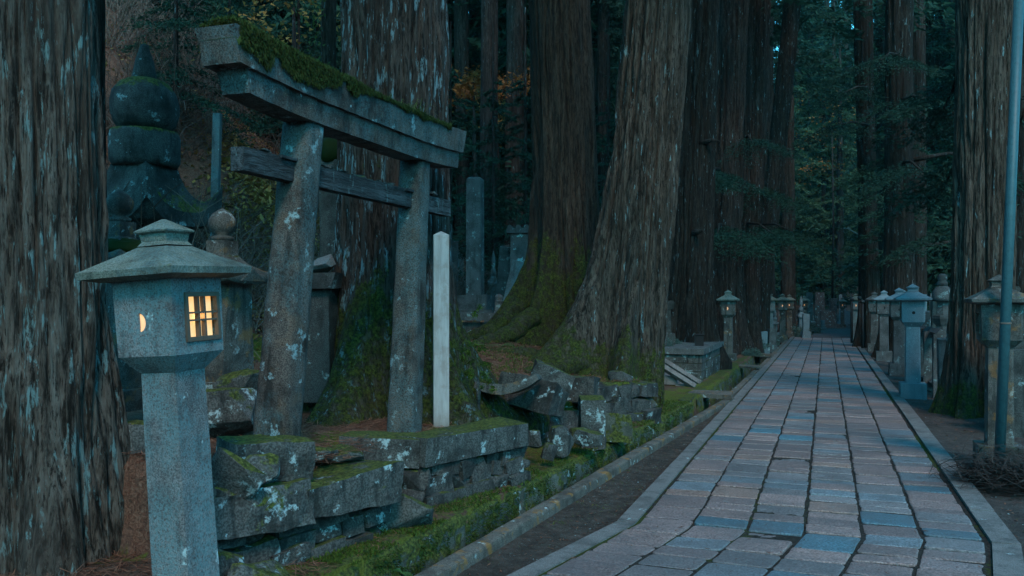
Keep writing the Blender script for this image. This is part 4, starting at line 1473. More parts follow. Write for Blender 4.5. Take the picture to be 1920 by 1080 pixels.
# near-left trunk
p = px_at(84, 4.75, .08)
big_tree('huge bleached grey-blue trunk at the left edge beside the lit lantern', p, dict(h=13, r0=.335, r1=.27, flare=.20, fl_h=.55, lean=(-.025, .0), seed=3, nt=260, nz=300, flute=.10, ridge=.028, roots=6), 'bark_left', crown=HIGH, group=GB)
p = px_at(150, 8.2, .9)
big_tree('dark trunk tucked behind the left edge trunk', p, dict(h=13, r0=.23, r1=.18, flare=.2, fl_h=.5, lean=(-.0, 0), seed=5, nt=90, nz=100), 'bark_grey', crown=HIGH, group=GB)
p = px_at(733, 7.55, .55)
big_tree('massive lichen-spotted trunk with a mossy foot behind the torii', p, dict(h=14, r0=.50, r1=.40, flare=.55, fl_h=.55, lean=(.008, .004), seed=8, nt=300, nz=300, flute=.09, ridge=.028, roots=5), 'bark_lichen', crown=HIGH, group=GB)
p = px_at(1072, 13.2, .80)
big_tree('thick mossy trunk with spreading roots in the middle of the bank', p, dict(h=15, r0=.50, r1=.43, flare=.66, fl_h=.8, lean=(-.035, -.012), seed=13, nt=240, nz=260, flute=.08, ridge=.026, roots=7, root_amp=.7, root_dir=3.5, root_pow=1.6, root_min=.25), 'bark_moss', crown=HIGH, group=GB)
p = px_at(1168, 11.35, .50)
big_tree('broad brown trunk leaning right above the rubble wall', p, dict(h=15, r0=.47, r1=.40, flare=.80, fl_h=.72, lean=(.088, .03), seed=21, nt=280, nz=300, flute=.11, ridge=.034, roots=6, root_dir=3.85, root_pow=3, root_min=.12, root_amp=.55), 'bark_brown', crown=HIGH, group=GB)
# mossy roots running down the bank from the two middle trunks
def root(label, pts, rad, mat):
    pts = [Vector((x, y, hgt(x, y) + dz)) for x, y, dz in pts]
    # smooth path
    P = []
    n = 46
    for i in range(n + 1):
        f = i / n * (len(pts) - 1); a = min(int(f), len(pts) - 2); P.append(pts[a].lerp(pts[a + 1], f - a))
    Rr = [np.interp(i / n, np.linspace(0, 1, len(rad)), rad) for i in range(n + 1)]
    bm = bmesh.new(); add_tube(bm, P, Rr, 20); rough(bm, .045, 3.2, len(pts)); rough(bm, .018, 11, 7)
    return bm_obj('root', bm, mat, None, smooth=True)
trees = {o['label'][:12]: o for o in COL.objects if o.name.startswith('cedar_tree')}
def add_root(tree, pts, rad, mat):
    o = root('', pts, rad, M[mat]); o.parent = tree; o.matrix_parent_inverse = Matrix.Translation(-Vector(tree.location))
t3, t4 = trees['thick mossy '], trees['broad brown ']
bpy.context.view_layer.update()
RT = 'root_moss'
add_root(t4, [(-2.90, 10.96, .62), (-3.15, 10.78, .22), (-3.5, 10.55, .05), (-3.9, 10.25, -.01), (-4.3, 10.0, -.08)], [.12, .15, .11, .07, .03], RT)
add_root(t4, [(-2.80, 10.78, .48), (-2.93, 10.45, .14), (-3.1, 10.0, .02), (-3.25, 9.5, -.02), (-3.35, 9.2, -.08)], [.12, .13, .09, .06, .02], RT)
add_root(t3, [(-4.3, 12.2, .6), (-4.65, 12.05, .18), (-5.1, 11.85, .02), (-5.5, 11.7, -.1)], [.16, .16, .10, .04], RT)
add_root(t3, [(-4.0, 11.8, .42), (-4.2, 11.4, .12), (-4.45, 10.9, .02), (-4.6, 10.5, -.1)], [.15, .14, .09, .04], RT)
p = px_at(1287, 17.5, .45)
big_tree('greyish trunk with broken limb stubs right behind the leaning brown trunk', p, dict(h=16, r0=.42, r1=.35, flare=.3, fl_h=.7, lean=(.035, .012), seed=31, nt=150, nz=160, flute=.14, ridge=.035), 'bark_grey', limbs=[([(.3, -.2, 4.2), (.55, -.3, 4.25), (.7, -.35, 4.2)], [.06, .045, .02]), ([(.2, -.35, 2.4), (.4, -.55, 2.42)], [.07, .03])], crown=HIGH, group=GB)
p = px_at(1352, 22.5, .2)
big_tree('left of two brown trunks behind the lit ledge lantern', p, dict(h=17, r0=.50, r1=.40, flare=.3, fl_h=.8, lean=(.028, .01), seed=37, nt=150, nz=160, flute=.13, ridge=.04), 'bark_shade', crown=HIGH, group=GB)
p = px_at(1397, 24.5, .2)
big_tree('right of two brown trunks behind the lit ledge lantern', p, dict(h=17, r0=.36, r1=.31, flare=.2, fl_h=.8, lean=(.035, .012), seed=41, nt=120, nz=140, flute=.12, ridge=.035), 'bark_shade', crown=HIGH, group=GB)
p = px_at(1418, 27, .1)
big_tree('slim trunk leaning strongly right, left of the path', p, dict(h=17, r0=.30, r1=.24, flare=.15, fl_h=.8, lean=(.10, .035), seed=43, nt=100, nz=120), 'bark_grey', crown=HIGH, group=GB)
p = px_at(1633, 27.5, 0)
big_tree('slender straight trunk just right of the path end', p, dict(h=18, r0=.31, r1=.25, flare=.2, fl_h=.8, lean=(-.022, -.008), seed=47, nt=100, nz=120), 'bark_grey', group=GB)
p = px_at(1687, 22.5, 0)
big_tree('straight dark trunk behind the clean blue lantern', p, dict(h=18, r0=.37, r1=.32, flare=.2, fl_h=.8, lean=(0, 0), seed=53, nt=120, nz=140), 'bark_grey', limbs=[([(.3, .1, 5.2), (1.2, .3, 5.35), (2.2, .5, 5.2)], [.07, .05, .02]), ([(.3, .1, 3.0), (.8, .2, 2.95), (1.6, .3, 3.1)], [.07, .055, .03])], group=GB)
p = px_at(1722, 27, 0)
big_tree('thin trunk in the shadow right of the straight dark one', p, dict(h=18, r0=.24, r1=.2, flare=.1, fl_h=.8, lean=(.0, 0), seed=59, nt=80, nz=100), 'bark_far', group=GB)
p = px_at(1838, 11.3, -.02)
big_tree('thick brown furrowed trunk on the right behind the weathered lantern', p, dict(h=15, r0=.385, r1=.33, flare=.20, fl_h=.55, lean=(.012, .004), seed=61, nt=240, nz=260, flute=.07, ridge=.026, roots=5), 'bark_brown', limbs=[([(.2, -.1, 3.9), (.42, -.1, 3.75), (.5, -.1, 4.0)], [.07, .06, .03])], group=GB)
p = px_at(1925, 14.5, -.02)
big_tree('dark trunk at the right edge behind the steel pole', p, dict(h=15, r0=.30, r1=.27, flare=.2, fl_h=.55, lean=(-.01, 0), seed=67, nt=100, nz=120), 'bark_far', group=GB)
p = px_at(616, 12.5, .9)
big_tree('slim pale trunk with ivy left of the lichen-spotted one', p, dict(h=9, r0=.13, r1=.10, flare=.08, fl_h=.5, lean=(0, 0), seed=71, nt=60, nz=80, ridge=.01), 'bark_brown', group=GB)
tv = [o for o in COL.objects if o.get('label', '').startswith('slim pale trunk with ivy')][0]
n = 120
P0 = np.stack([rng.normal(-.10, .09, n), np.full(n, -.16) + rng.normal(0, .05, n), rng.uniform(3.0, 5.2, n)], 1)
V, F = blades(P0, np.stack([rng.normal(0, .4, n), np.full(n, -.5), np.full(n, -1.0)], 1), rng.uniform(.04, .09, n), rng.uniform(.02, .04, n))
np_obj('ivy', V, F, M['grass'], tv, attr={'tone': np.tile(rng.random(n), 3)[:, None].repeat(3, 1)})

# trunks and crowns farther off
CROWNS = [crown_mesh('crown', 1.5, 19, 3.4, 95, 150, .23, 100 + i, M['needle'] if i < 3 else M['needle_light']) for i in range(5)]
TRUNKS = [trunk_mesh('trunk', 20, .30 + .05 * i, .08, .15, .8, (0, 0), 200 + i, nt=40, nz=50, mat=M['bark_far'], zdown=.6) for i in range(3)]
BARE = [trunk_mesh('trunk', 22, .36 + .06 * i, .26, .18, .8, (.006 * (i - 1), 0), 210 + i, nt=56, nz=60, mat=M['bark_far'], zdown=.6) for i in range(3)]
def far_tree(label, p, tr, cr, s=1.0, rz=0, group='cedars in the depth of the forest', zc=0.0):
    t = thing('cedar_tree', label, 'tree', p, rz, group)
    t.scale = (s, s, s)
    link(bpy.data.objects.new('trunk', tr), t)
    if cr is not None:
        o = link(bpy.data.objects.new('crown', cr), t); o.location = (0, 0, zc)
    return t

# named dark trunks seen between the big ones
for lab, px, Z, i, s in [
    ('dark trunk right of the obelisk, in front of the orange maple', 917, 24, 0, .75),
    ('trunk with reddish bark left of the thick mossy trunk', 966, 28, 1, .85),
    ('thin trunk behind the top of the torii beam', 868, 30, 0, .8),
    ('thin trunk left of the maple against the bright sky gap', 890, 36, 1, .8),
    ('distant trunk between the mossy trunk and the leaning brown one', 1135, 30, 0, .7),
    ('thin dark trunk right of the leaning slim one', 1478, 38, 0, .9),
    ('thin dark trunk behind the far left lantern pair', 1440, 34, 1, .7),
    ('distant trunk on the far left behind the pagoda', 345, 26, 0, .8),
    ('distant thin trunk in the gap right of the straight dark one', 1745, 33, 0, .7),
    ('pale distant trunk in the gap left of the thick right trunk', 1762, 36, 1, .7),
    ('distant trunk seen behind the slender straight one', 1655, 38, 2, .8)]:
    p = gz(px, Z, -.1)
    far_tree(lab, p, BARE[i], HIGH, s, rng.uniform(0, 6), zc=14)
# the wall of cedars behind; labels by where they stand
k = 0
zones = [('leafy cedar in the dark wood behind the pagodas', 40, 420, 26, 46, 13), ('leafy cedar on the slope behind the torii', 420, 820, 26, 48, 14), ('leafy cedar in the wood behind the old tombs', 820, 1180, 30, 56, 17), ('leafy cedar behind the row of trunks left of the path', 1180, 1480, 36, 64, 16), ('leafy cedar closing off the far end of the path', 1470, 1640, 66, 92, 11), ('leafy cedar in the dark wood on the right', 1640, 1990, 28, 60, 22)]
for lab, a, b, z0, z1, n in zones:
    for i in range(n):
        px = a + (b - a) * ((i + rnd.random()) / n); Z = rnd.uniform(z0, z1)
        p = gz(px, Z, -.2)
        if abs(p.x) < 5.6 and p.y < 62: continue
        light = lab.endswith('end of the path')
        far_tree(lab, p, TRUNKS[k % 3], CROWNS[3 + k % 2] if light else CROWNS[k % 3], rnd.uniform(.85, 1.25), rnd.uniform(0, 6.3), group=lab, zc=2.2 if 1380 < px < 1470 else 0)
        k += 1
# outer rows that close the sky
for i in range(46):
    px = -120 + 2150 * (i + rnd.random()) / 46; Z = rnd.uniform(72, 100)
    p = gz(px, Z, -.3)
    far_tree('tall cedar in the last row of the forest', p, TRUNKS[i % 3], CROWNS[i % 4], rnd.uniform(1.2, 1.6), rnd.uniform(0, 6.3), group='last row of the forest')
for px, Z in ((1538, 96), (1566, 104), (1592, 98), (1618, 106), (1300, 98), (1150, 96), (1496, 80), (1520, 84), (1550, 82), (1585, 86), (1508, 92)):
    far_tree('tall cedar in the last row of the forest', gz(px, Z, -.3), TRUNKS[0], CROWNS[px % 4], 1.75, px, group='last row of the forest')
# low-hanging young cedars in front of the trunks
YOUNG = [crown_mesh('crown', 0, 5.2, 1.5, 44, 230, .075, 300 + i, M['needle'], droop=.35, top_r=.25) for i in range(3)]
THIN = trunk_mesh('trunk', 7.5, .06, .02, .03, .4, (0, 0), 333, nt=12, nz=20, mat=M['bark_far'], ridge=.004)
for lab, px, Z, zc, s, i in [
    ('young cedar behind the straight dark trunk', 1660, 26, 2.6, 1.1, 2),
    ('young cedar behind the obelisk', 925, 22, .8, 1.0, 0),
    ('young cedar behind the far end of the torii beam', 845, 20, 1.0, .9, 2),
    ('young cedar behind the tile-roofed tomb', 985, 23, .6, 1.1, 1),
    ('young cedar on the slope above the torii', 560, 19, .8, .9, 1),
    ('young cedar on the slope behind the pagoda', 330, 16, .8, .9, 2),
    ('young cedar in the gap between the two middle trunks', 1140, 22, .4, 1.0, 0),
    ('young cedar at the far left slope top', 430, 22, .8, 1.0, 0)]:
    p = gz(px, Z, -.1)
    t = thing('young_cedar', lab, 'tree', p, rnd.uniform(0, 6), 'young cedars under the giants')
    t.scale = (s, s, s)
    link(bpy.data.objects.new('trunk', THIN), t)
    o = link(bpy.data.objects.new('crown', YOUNG[i]), t); o.location = (0, 0, zc)
# low living boughs of the big trees, reaching over the graves and the path
def add_bough(start, px, Z, z, L, n, down=.25):
    tr = [o for o in COL.objects if o.get('label', '').startswith(start)][0]
    base = Vector(tr.location)
    e = px_at(px, Z, z); b0 = Vector((base.x, base.y, z + .35)) + (e - base).normalized() * .2
    d = e - b0; r = np.random.default_rng(int(px * 7 + z * 10))
    bm = bmesh.new(); add_tube(bm, [b0 - base, b0.lerp(e, .5) - base + Vector((0, 0, .12)), e - base], [.05, .035, .012], 6)
    lb = bm_obj('limb', bm, M['bark_far'], tr, smooth=True)
    PP = []
    for k in range(9):
        t = .25 + .75 * k / 8
        q = b0.lerp(e, t) - base
        P0, D, ln, wd, tone = bough(L * (1.5 - .5 * t) * r.uniform(.6, 1.2), n // 6, r, .062, .45, .5)
        a = math.atan2(d.y, d.x) + r.normal(0, 1.2); c_, s_ = math.cos(a), math.sin(a)
        Rm = np.array([[c_, -s_, 0], [s_, c_, 0], [0, 0, 1]])
        PP.append((P0 @ Rm.T + np.array(q), D @ Rm.T, ln, wd, tone))
    P0, D, ln, wd, tone = [np.concatenate(x) for x in zip(*PP)]
    V, F = blades(P0, D, ln, wd, r)
    np_obj('foliage', V, F, M['needle_dark'], lb, attr={'tone': np.tile(tone, 3)[:, None].repeat(3, 1)})
for a_ in [('left of two', 1345, 19.5, 3.0, 1.1, 2200), ('left of two', 1330, 20.0, 4.4, 1.0, 2200), ('right of two', 1450, 22, 3.2, 1.2, 2600), ('slim trunk leaning', 1490, 24, 3.4, 1.3, 2600), ('slim trunk leaning', 1400, 24, 4.6, 1.3, 2600), ('right of two', 1410, 22, 5.6, 1.2, 2400), ('slender straight', 1580, 26, 7.8, 1.6, 2600), ('slender straight', 1560, 25, 6.6, 1.2, 1800), ('straight dark', 1735, 20, 6.2, 1.4, 2600), ('straight dark', 1730, 20.5, 4.6, 1.3, 2600), ('straight dark', 1650, 21, 7.4, 1.4, 2600), ('thick brown', 1770, 12.5, 4.3, .9, 2400), ('thick brown', 1765, 13.5, 3.2, .8, 2000), ('dark trunk at', 1760, 16, 2.7, .9, 1800)]:
    add_bough(*a_)
# maples in autumn leaf
def maple_mesh(seed, n, R0, mat, size):
    r = np.random.default_rng(seed)
    c = r.normal(0, 1, (14, 3)) * np.array([R0, R0, R0 * .6])
    q = c[r.integers(0, 14, n)] + r.normal(0, 1, (n, 3)) * np.array([.5, .5, .22]) * R0 * .6
    V, F = blades(q, r.normal(0, 1, (n, 3)) * np.array([1, 1, .45]), r.uniform(.6, 1.3, n) * size, r.uniform(.25, .5, n) * size, r)
    return np_mesh('crown', V, F, mat, attr={'tone': np.repeat(np.tile(r.random(n), 3)[:, None], 3, 1)})
for lab, px, Z, py, R0, mt, n, size, sd in [
    ('orange maple glowing against the sky gap left of the mossy trunk', 885, 26, 165, 1.0, 'maple', 2200, .13, 1),
    ('second smaller orange maple just below the first, by the dark trunk', 930, 29, 225, .8, 'gold_leaf', 500, .13, 2),
    ('golden-leaved maple above the torii beam on the left', 545, 17, 40, .75, 'gold_leaf', 420, .10, 3),
    ('reddish maple in the far avenue beside the slender trunk', 1560, 60, 250, 2.4, 'maple', 420, .20, 4)]:
    g = gz(px, Z); z = hz(py, Z)
    t = thing('maple_tree', lab, 'tree', g, 0, 'autumn maples')
    o = link(bpy.data.objects.new('crown', maple_mesh(sd, n, R0, M[mt], size)), t); o.location = (0, 0, z - g.z)
    limb(t, [(0, 0, -.2), (.1, 0, (z - g.z) * .5), (0, .1, z - g.z + .3)], [.09, .07, .03], M['bark_far'], 'trunk')

# ------------------------------------------------------------------ undergrowth
def shrub_mesh(seed, n=60, h=1.3, rad=.008):
    r = random.Random(seed); bm = bmesh.new()
    for i in range(n):
        a = r.uniform(0, 6.28); p = Vector((r.gauss(0, .25), r.gauss(0, .25), 0)); d = Vector((math.cos(a) * r.uniform(.2, 1), math.sin(a) * r.uniform(.2, 1), r.uniform(.5, 1.3))).normalized()
        L = h * r.uniform(.5, 1.1); pts = [p]
        for s in range(5):
            d = (d + Vector((r.gauss(0, .25), r.gauss(0, .25), r.gauss(-.06, .2)))).normalized()
            pts.append(pts[-1] + d * L / 5)
        add_tube(bm, pts, [rad * (1 - .17 * q) for q in range(6)], 3, False)
        for s in range(2):
            q = pts[r.randint(2, 4)]; d2 = (d + Vector((r.gauss(0, .7), r.gauss(0, .7), r.gauss(0, .5)))).normalized()
            add_tube(bm, [q, q + d2 * L * .2, q + d2 * L * .35 + Vector((0, 0, -.03))], [rad * .5, rad * .4, rad * .25], 3, False)
    me = bpy.data.meshes.new('bare_shrub'); bm.to_mesh(me); bm.free(); me.materials.append(M['twig' if seed % 2 else 'pale_twig'])
    return me
SHR = [shrub_mesh(i) for i in range(4)]
for i in range(64):
    px = rnd.uniform(195, 690); Z = rnd.uniform(10, 21)
    p = gz(px, Z, -.05)
    if p.x > -6.4 or (420 < px < 560 and Z < 17): continue
    o = link(bpy.data.objects.new('bare_shrub', SHR[i % 4])); o.location = p; o.rotation_euler = (0, 0, rnd.uniform(0, 6.3)); o.scale = (rnd.uniform(.8, 1.5),) * 3
    tag(o, 'leafless twiggy shrub on the slope behind the pagodas and torii', 'shrub', 'leafless shrubs on the slope')
for i in range(14):
    px = rnd.uniform(820, 1010); Z = rnd.uniform(18, 26)
    o = link(bpy.data.objects.new('bare_shrub', SHR[i % 4])); o.location = gz(px, Z, -.05); o.rotation_euler = (0, 0, rnd.uniform(0, 6.3))
    tag(o, 'leafless twiggy shrub in the dark behind the old tombs', 'shrub', 'leafless shrubs behind the tombs')
# low leafy bushes along the far left side
def bush_mesh(seed, n=1500, R0=.55, size=.05):
    r = np.random.default_rng(seed)
    d = r.normal(0, 1, (n, 3)); d /= np.linalg.norm(d, axis=1)[:, None]
    q = d * (r.random(n) ** .4)[:, None] * np.array([R0, R0, R0 * .8]) * (.7 + .5 * vnoise(d[:, 0] * 3 + 9, d[:, 1] * 3 + 9, d[:, 2] * 3 + 9, seed=seed))[:, None]
    q[:, 2] = np.abs(q[:, 2])
    V, F = blades(q, d + r.normal(0, .6, (n, 3)), r.uniform(.7, 1.5, n) * size, r.uniform(.25, .45, n) * size, r)
    return np_mesh('bush', V, F, M['shrub_leaf'], attr={'tone': np.repeat(np.tile(r.random(n), 3)[:, None], 3, 1)})
BUSH = [bush_mesh(i) for i in range(3)]
for lab, pxs in (('low dark bush beside the lit lantern pair on the far left', [(1432, 27, .9), (1412, 25, .8), (1450, 29, 1.0), (1488, 36, 1.1), (1500, 38, 1.0), (1518, 40, 1.1)]), ('low bush behind the lit ledge lantern', [(1395, 23, .6), (1410, 21.5, .5)]), ('dark bush on the platform beside the slim tomb', [(1240, 15.6, .45), (1262, 16.4, .3)])):
    for px, Z, s in pxs:
        o = link(bpy.data.objects.new('bush', BUSH[int(px) % 3])); p = gz(px, Z); p.z = .66 if 'platform' in lab else p.z
        o.location = p; o.scale = (s,) * 3; o.rotation_euler = (0, 0, px); tag(o, lab, 'bush', lab)

def on_ground(n, x0, x1, y0, y1, cond=None):
    x = rng.uniform(x0, x1, n); y = rng.uniform(y0, y1, n)
    if cond is not None:
        m = cond(x, y); x, y = x[m], y[m]
    return np.stack([x, y, height(x, y)], 1)

# ferns
def fern_mesh(seed, nf=7, L=.22):
    r = random.Random(seed); V, F = [], []
    for f in range(nf):
        a = f / nf * 6.28 + r.uniform(-.3, .3); tilt = r.uniform(.4, .9); l = L * r.uniform(.7, 1.2)
        for s in range(14):
            t = s / 14
            x = l * t * math.cos(a); y = l * t * math.sin(a); z = l * (tilt * t - .8 * t * t)
            wd = l * .28 * (1 - t) ** .7 * (.4 + min(1, t * 4) * .6)
            for sg in (-1, 1):
                b = len(V); nx, ny = -math.sin(a) * sg, math.cos(a) * sg
                V += [(x, y, z), (x + math.cos(a) * l * .05, y + math.sin(a) * l * .05, z), (x + nx * wd + math.cos(a) * l * .07, y + ny * wd + math.sin(a) * l * .07, z - wd * .3)]
                F.append((b, b + 1, b + 2))
    return np_mesh('fern', np.array(V), np.array(F), M['fern'], attr={'tone': rng.random((len(V), 1)).repeat(3, 1)})
FERN = [fern_mesh(i) for i in range(3)]
for i, (px, py, z0) in enumerate([(893, 668, .6), (880, 650, .65), (968, 630, .85), (940, 645, .8), (1012, 648, .75), (910, 690, .6), (1000, 670, .7), (1060, 690, .6), (1190, 690, .5), (1225, 690, .48), (1120, 690, .55)]):
    Z = (1.5 - z0) * 1600 / (py - 563)
    p = gz(px, min(Z, 11.5), .0)
    o = link(bpy.data.objects.new('fern', FERN[i % 3])); o.location = p; o.rotation_euler = (0, 0, i); o.scale = (.85,) * 3
    tag(o, 'bright green fern on the mossy bank below the roots', 'fern', 'ferns on the mossy bank')
for i, (y, dz) in enumerate([(4.35, -.05), (4.9, -.1), (6.3, -.1), (8.9, -.02), (10.6, .02), (7.4, -.1)]):
    o = link(bpy.data.objects.new('fern', FERN[i % 3])); o.location = (float(x_drain(y)) + .02, y, dz); o.rotation_euler = (0, R(35), i); o.scale = (.42,) * 3
    tag(o, 'little fern sprouting from the mossy drain wall', 'fern', 'ferns on the drain wall')
n = 9000
P0 = on_ground(n, -4.4, -2.1, 7.0, 12.0, lambda x, y: (poly_sd(x, y, TERR) > .0) & (fbm(x * 1.6, y * 1.6, seed=51) > .53))
n = len(P0)
V, F = blades(P0, rng.normal(0, .5, (n, 3)) + np.array([0, 0, .9]), rng.uniform(.02, .06, n), rng.uniform(.004, .009, n))
o = np_obj('moss_blades', V, F, M['moss'], attr={'tone': np.tile(.4 + .6 * rng.random(n), 3)[:, None].repeat(3, 1)}); tag(o, 'bright moss tufts in patches on the bank below the roots', 'moss', kind='stuff')
# white-leaved plant
p = gz(1048, 9.2, 0)
t = thing('pale_leaf_plant', 'small plant with pale flat leaves in front of the roots', 'plant', p)
bm = bmesh.new()
tips = [(-.09, 0, .24), (.09, .02, .22), (.0, -.03, .27)]
for q in tips: add_tube(bm, [(0, 0, 0), (q[0] * .4, q[1] * .4, q[2] * .7), q], .004, 4)
bm_obj('stem', bm, M['twig'], t)
for q in tips:
    bm = bmesh.new()
    for k in range(5):
        a = k / 5 * 6.28 + q[0] * 9; c = Vector(q); d = Vector((math.cos(a), math.sin(a), .12)); s = Vector((-d.y, d.x, 0))
        vs = [bm.verts.new(c), bm.verts.new(c + d * .04 + s * .014), bm.verts.new(c + d * .075), bm.verts.new(c + d * .04 - s * .014)]; bm.faces.new(vs)
    bm_obj('leaf', bm, M['white_leaf'], t)

# ------------------------------------------------------------------ litter, twigs, gravel: what nobody could count
def strips(name, P0, lmin, lmax, wmin, wmax, mat, lift=.006, tilt=.18):
    n = len(P0)
    a = rng.uniform(0, 6.28, n); ln = rng.uniform(lmin, lmax, n); wd = rng.uniform(wmin, wmax, n)
    D = np.stack([np.cos(a), np.sin(a), rng.normal(0, tilt, n)], 1); S = np.stack([-np.sin(a), np.cos(a), rng.normal(0, .3, n)], 1)
    bend_ = np.stack([-np.sin(a), np.cos(a), np.zeros(n)], 1) * (rng.normal(0, .18, n) * ln)[:, None]
    P0 = P0 + np.array([0, 0, 1.0]) * (lift + np.abs(D[:, 2:3]) * ln[:, None] * .5)
    A = P0 - D * ln[:, None] / 2; B = P0 + D * ln[:, None] / 2; C_ = P0 + bend_
    w3 = S * wd[:, None]
    V = np.concatenate([A, C_ - w3, C_ + w3, B]); I = np.arange(n)
    F = np.stack([I, I + n, I + 3 * n, I + 2 * n], 1)
    o = np_obj(name, V, F, mat, attr={'tone': np.tile(rng.random(n), 4)[:, None].repeat(3, 1)})
    tag(o, kind='stuff'); return o

inT = lambda x, y: poly_sd(x, y, TERR) > .04
o = strips('needle_litter', on_ground(26000, -4.6, -2.1, 3.6, 8.2, inT), .03, .11, .0015, .004, M['litter']); tag(o, 'red-brown cedar needles carpeting the terrace around the torii', 'needles')
o = strips('needle_litter', on_ground(22000, -5.2, -2.0, 8.0, 12.5, inT), .05, .15, .002, .006, M['litter']); tag(o, 'red-brown needles on the bank below the mossy roots', 'needles')
o = strips('needle_litter', on_ground(7000, -2.9, -1.7, 4.0, 11, lambda x, y: (poly_sd(x, y, TERR) < 0) & (x < x_drain(y) - .05)), .03, .10, .0015, .003, M['litter']); tag(o, 'scattered brown needles on the mossy ledge', 'needles')
o = strips('needle_litter', on_ground(5000, -4.4, -2.35, 2.3, 3.9, lambda x, y: x < x_drain(y) - .05), .04, .14, .0015, .004, M['litter']); tag(o, 'dark needles and twigs round the foot of the lit lantern', 'needles')
P0 = on_ground(260, -3.05, -2.62, 4.2, 4.75); P0[:, 2] = .56 + rng.uniform(0, .05, len(P0))
o = strips('twig_heap', P0, .12, .34, .002, .004, M['litter'], 0, .12); tag(o, 'heap of thin brown twigs lying across the near wall slab', 'twigs')
o = strips('fallen_leaves', on_ground(7000, -15, -5.6, 7, 20), .05, .11, .015, .035, M['gold_leaf'], .02, .5); tag(o, 'golden fallen leaves scattered over the slope', 'leaves')
P0 = np.array([tuple(gz(rnd.gauss(490, 55), rnd.uniform(12.0, 18), .0)) for _ in range(4200)])
o = strips('fallen_leaves', P0, .07, .14, .022, .05, M['gold_leaf'], .04, .6); tag(o, 'bright golden leaves lying thick on the slope behind the tie beam end', 'leaves')
o = strips('fallen_leaves', on_ground(12000, -15, -5.2, 6, 20), .05, .13, .012, .03, M['litter'], .02, .5); tag(o, 'brown dead leaves over the slope behind the graves', 'leaves')
o = strips('path_litter', on_ground(900, -2.0, -1.3, 4, 12, lambda x, y: x > x_pipe(y) + .12), .012, .045, .002, .006, M['litter'], .004); tag(o, 'needle scraps on the gravel strip beside the drain', 'needles')
o = strips('path_litter', on_ground(1500, 1.15, 3.2, 6, 18), .02, .07, .003, .01, M['litter'], .004); tag(o, 'dead leaf scraps on the bare ground right of the path', 'leaves')
P0 = np.stack([rng.uniform(XL, XR, 700), 4 + 14 * rng.random(700) ** 1.5, np.full(700, .004)], 1); P0[:, 0] = bend(P0[:, 0], P0[:, 1])
o = strips('path_litter', P0, .015, .06, .001, .004, M['litter'], .003); tag(o, 'single needles and leaf scraps lying on the paving', 'needles')
# gravel
def gravel(name, P0, s0, s1, label):
    n = len(P0)
    base = np.array([(1, 0, 0), (-.5, .87, 0), (-.5, -.87, 0), (.2, .1, .8), (0, 0, -.5)]) * np.array([1, 1, .7])
    s = rng.uniform(s0, s1, n); a = rng.uniform(0, 6.28, n)
    c, sn = np.cos(a), np.sin(a)
    V = np.zeros((n, 5, 3))
    jit = rng.uniform(.7, 1.3, (n, 5, 1))
    B = base[None] * jit
    V[:, :, 0] = B[:, :, 0] * c[:, None] - B[:, :, 1] * sn[:, None]; V[:, :, 1] = B[:, :, 0] * sn[:, None] + B[:, :, 1] * c[:, None]; V[:, :, 2] = B[:, :, 2]
    V = V * s[:, None, None] + P0[:, None]
    I = np.arange(n)[:, None] * 5
    F = np.concatenate([I + np.array([[0, 1, 3]]), I + np.array([[1, 2, 3]]), I + np.array([[2, 0, 3]]), I + np.array([[1, 0, 4]]), I + np.array([[2, 1, 4]]), I + np.array([[0, 2, 4]])])
    o = np_obj(name, V.reshape(-1, 3), F, M['rubble']); tag(o, label, 'gravel', kind='stuff')
gravel('gravel', on_ground(5200, -2.15, -1.3, 3.8, 12.5, lambda x, y: (x > x_pipe(y) + .13) & (x < bend(-1.33 + 0 * y, y))), .003, .010, 'fine dark gravel in the strip between drain kerb and path')
gravel('gravel', on_ground(5000, 1.12, 3.4, 5.5, 18), .004, .012, 'scattered gravel on the bare earth right of the path')
# moss blades on the ledge and the foot of the lichen trunk
n = 26000
y = 3.9 + 8 * rng.random(n) ** 1.5; k = rng.random(n)
X = x_drain(y) + np.where(k < .5, .01, -rng.random(n) * .35); Zz = np.where(k < .5, rng.uniform(-.3, .09, n), .105)
keep = fbm(y * 4, Zz * 5 + X * 4, seed=91) > .40
P0 = np.stack([X, y, Zz], 1)[keep]; kk = k[keep]; n = len(P0)
D = np.where((kk < .5)[:, None], np.stack([np.full(n, .8), rng.normal(0, .5, n), rng.normal(-.2, .5, n)], 1), np.stack([rng.normal(0, .5, n), rng.normal(0, .5, n), np.full(n, .8)], 1))
V, F = blades(P0, D, rng.uniform(.012, .035, n), rng.uniform(.002, .005, n))
o = np_obj('moss_blades', V, F, M['moss'], attr={'tone': np.tile(rng.random(n) * (.45 + .55 * (kk > .5)), 3)[:, None].repeat(3, 1)}); tag(o, 'shaggy green moss growing on the drain wall and ledge', 'moss', kind='stuff')
n = 30000
a = rng.uniform(0, 6.28, n); zz = rng.random(n) ** 1.7 * 1.0
rr_ = .50 + .55 * np.exp(-zz / .55) * .72
P0 = np.stack([-3.55 + rr_ * np.cos(a) * 0, zz * 0, zz], 1)
tr = trees['massive lich']; c = Vector(tr.location)
me = tr.children[0].data
co = np.zeros(len(me.vertices) * 3); me.vertices.foreach_get('co', co); co = co.reshape(-1, 3)
no = np.zeros(len(me.vertices) * 3); me.vertices.foreach_get('normal', no); no = no.reshape(-1, 3)
idx = np.where((co[:, 2] > -.1) & (co[:, 2] < 1.1) & (np.hypot(co[:, 0], co[:, 1]) < .98) & (co[:, 2] + c.z > height(co[:, 0] + c.x, co[:, 1] + c.y)))[0]
pk = rng.choice(idx, 26000)
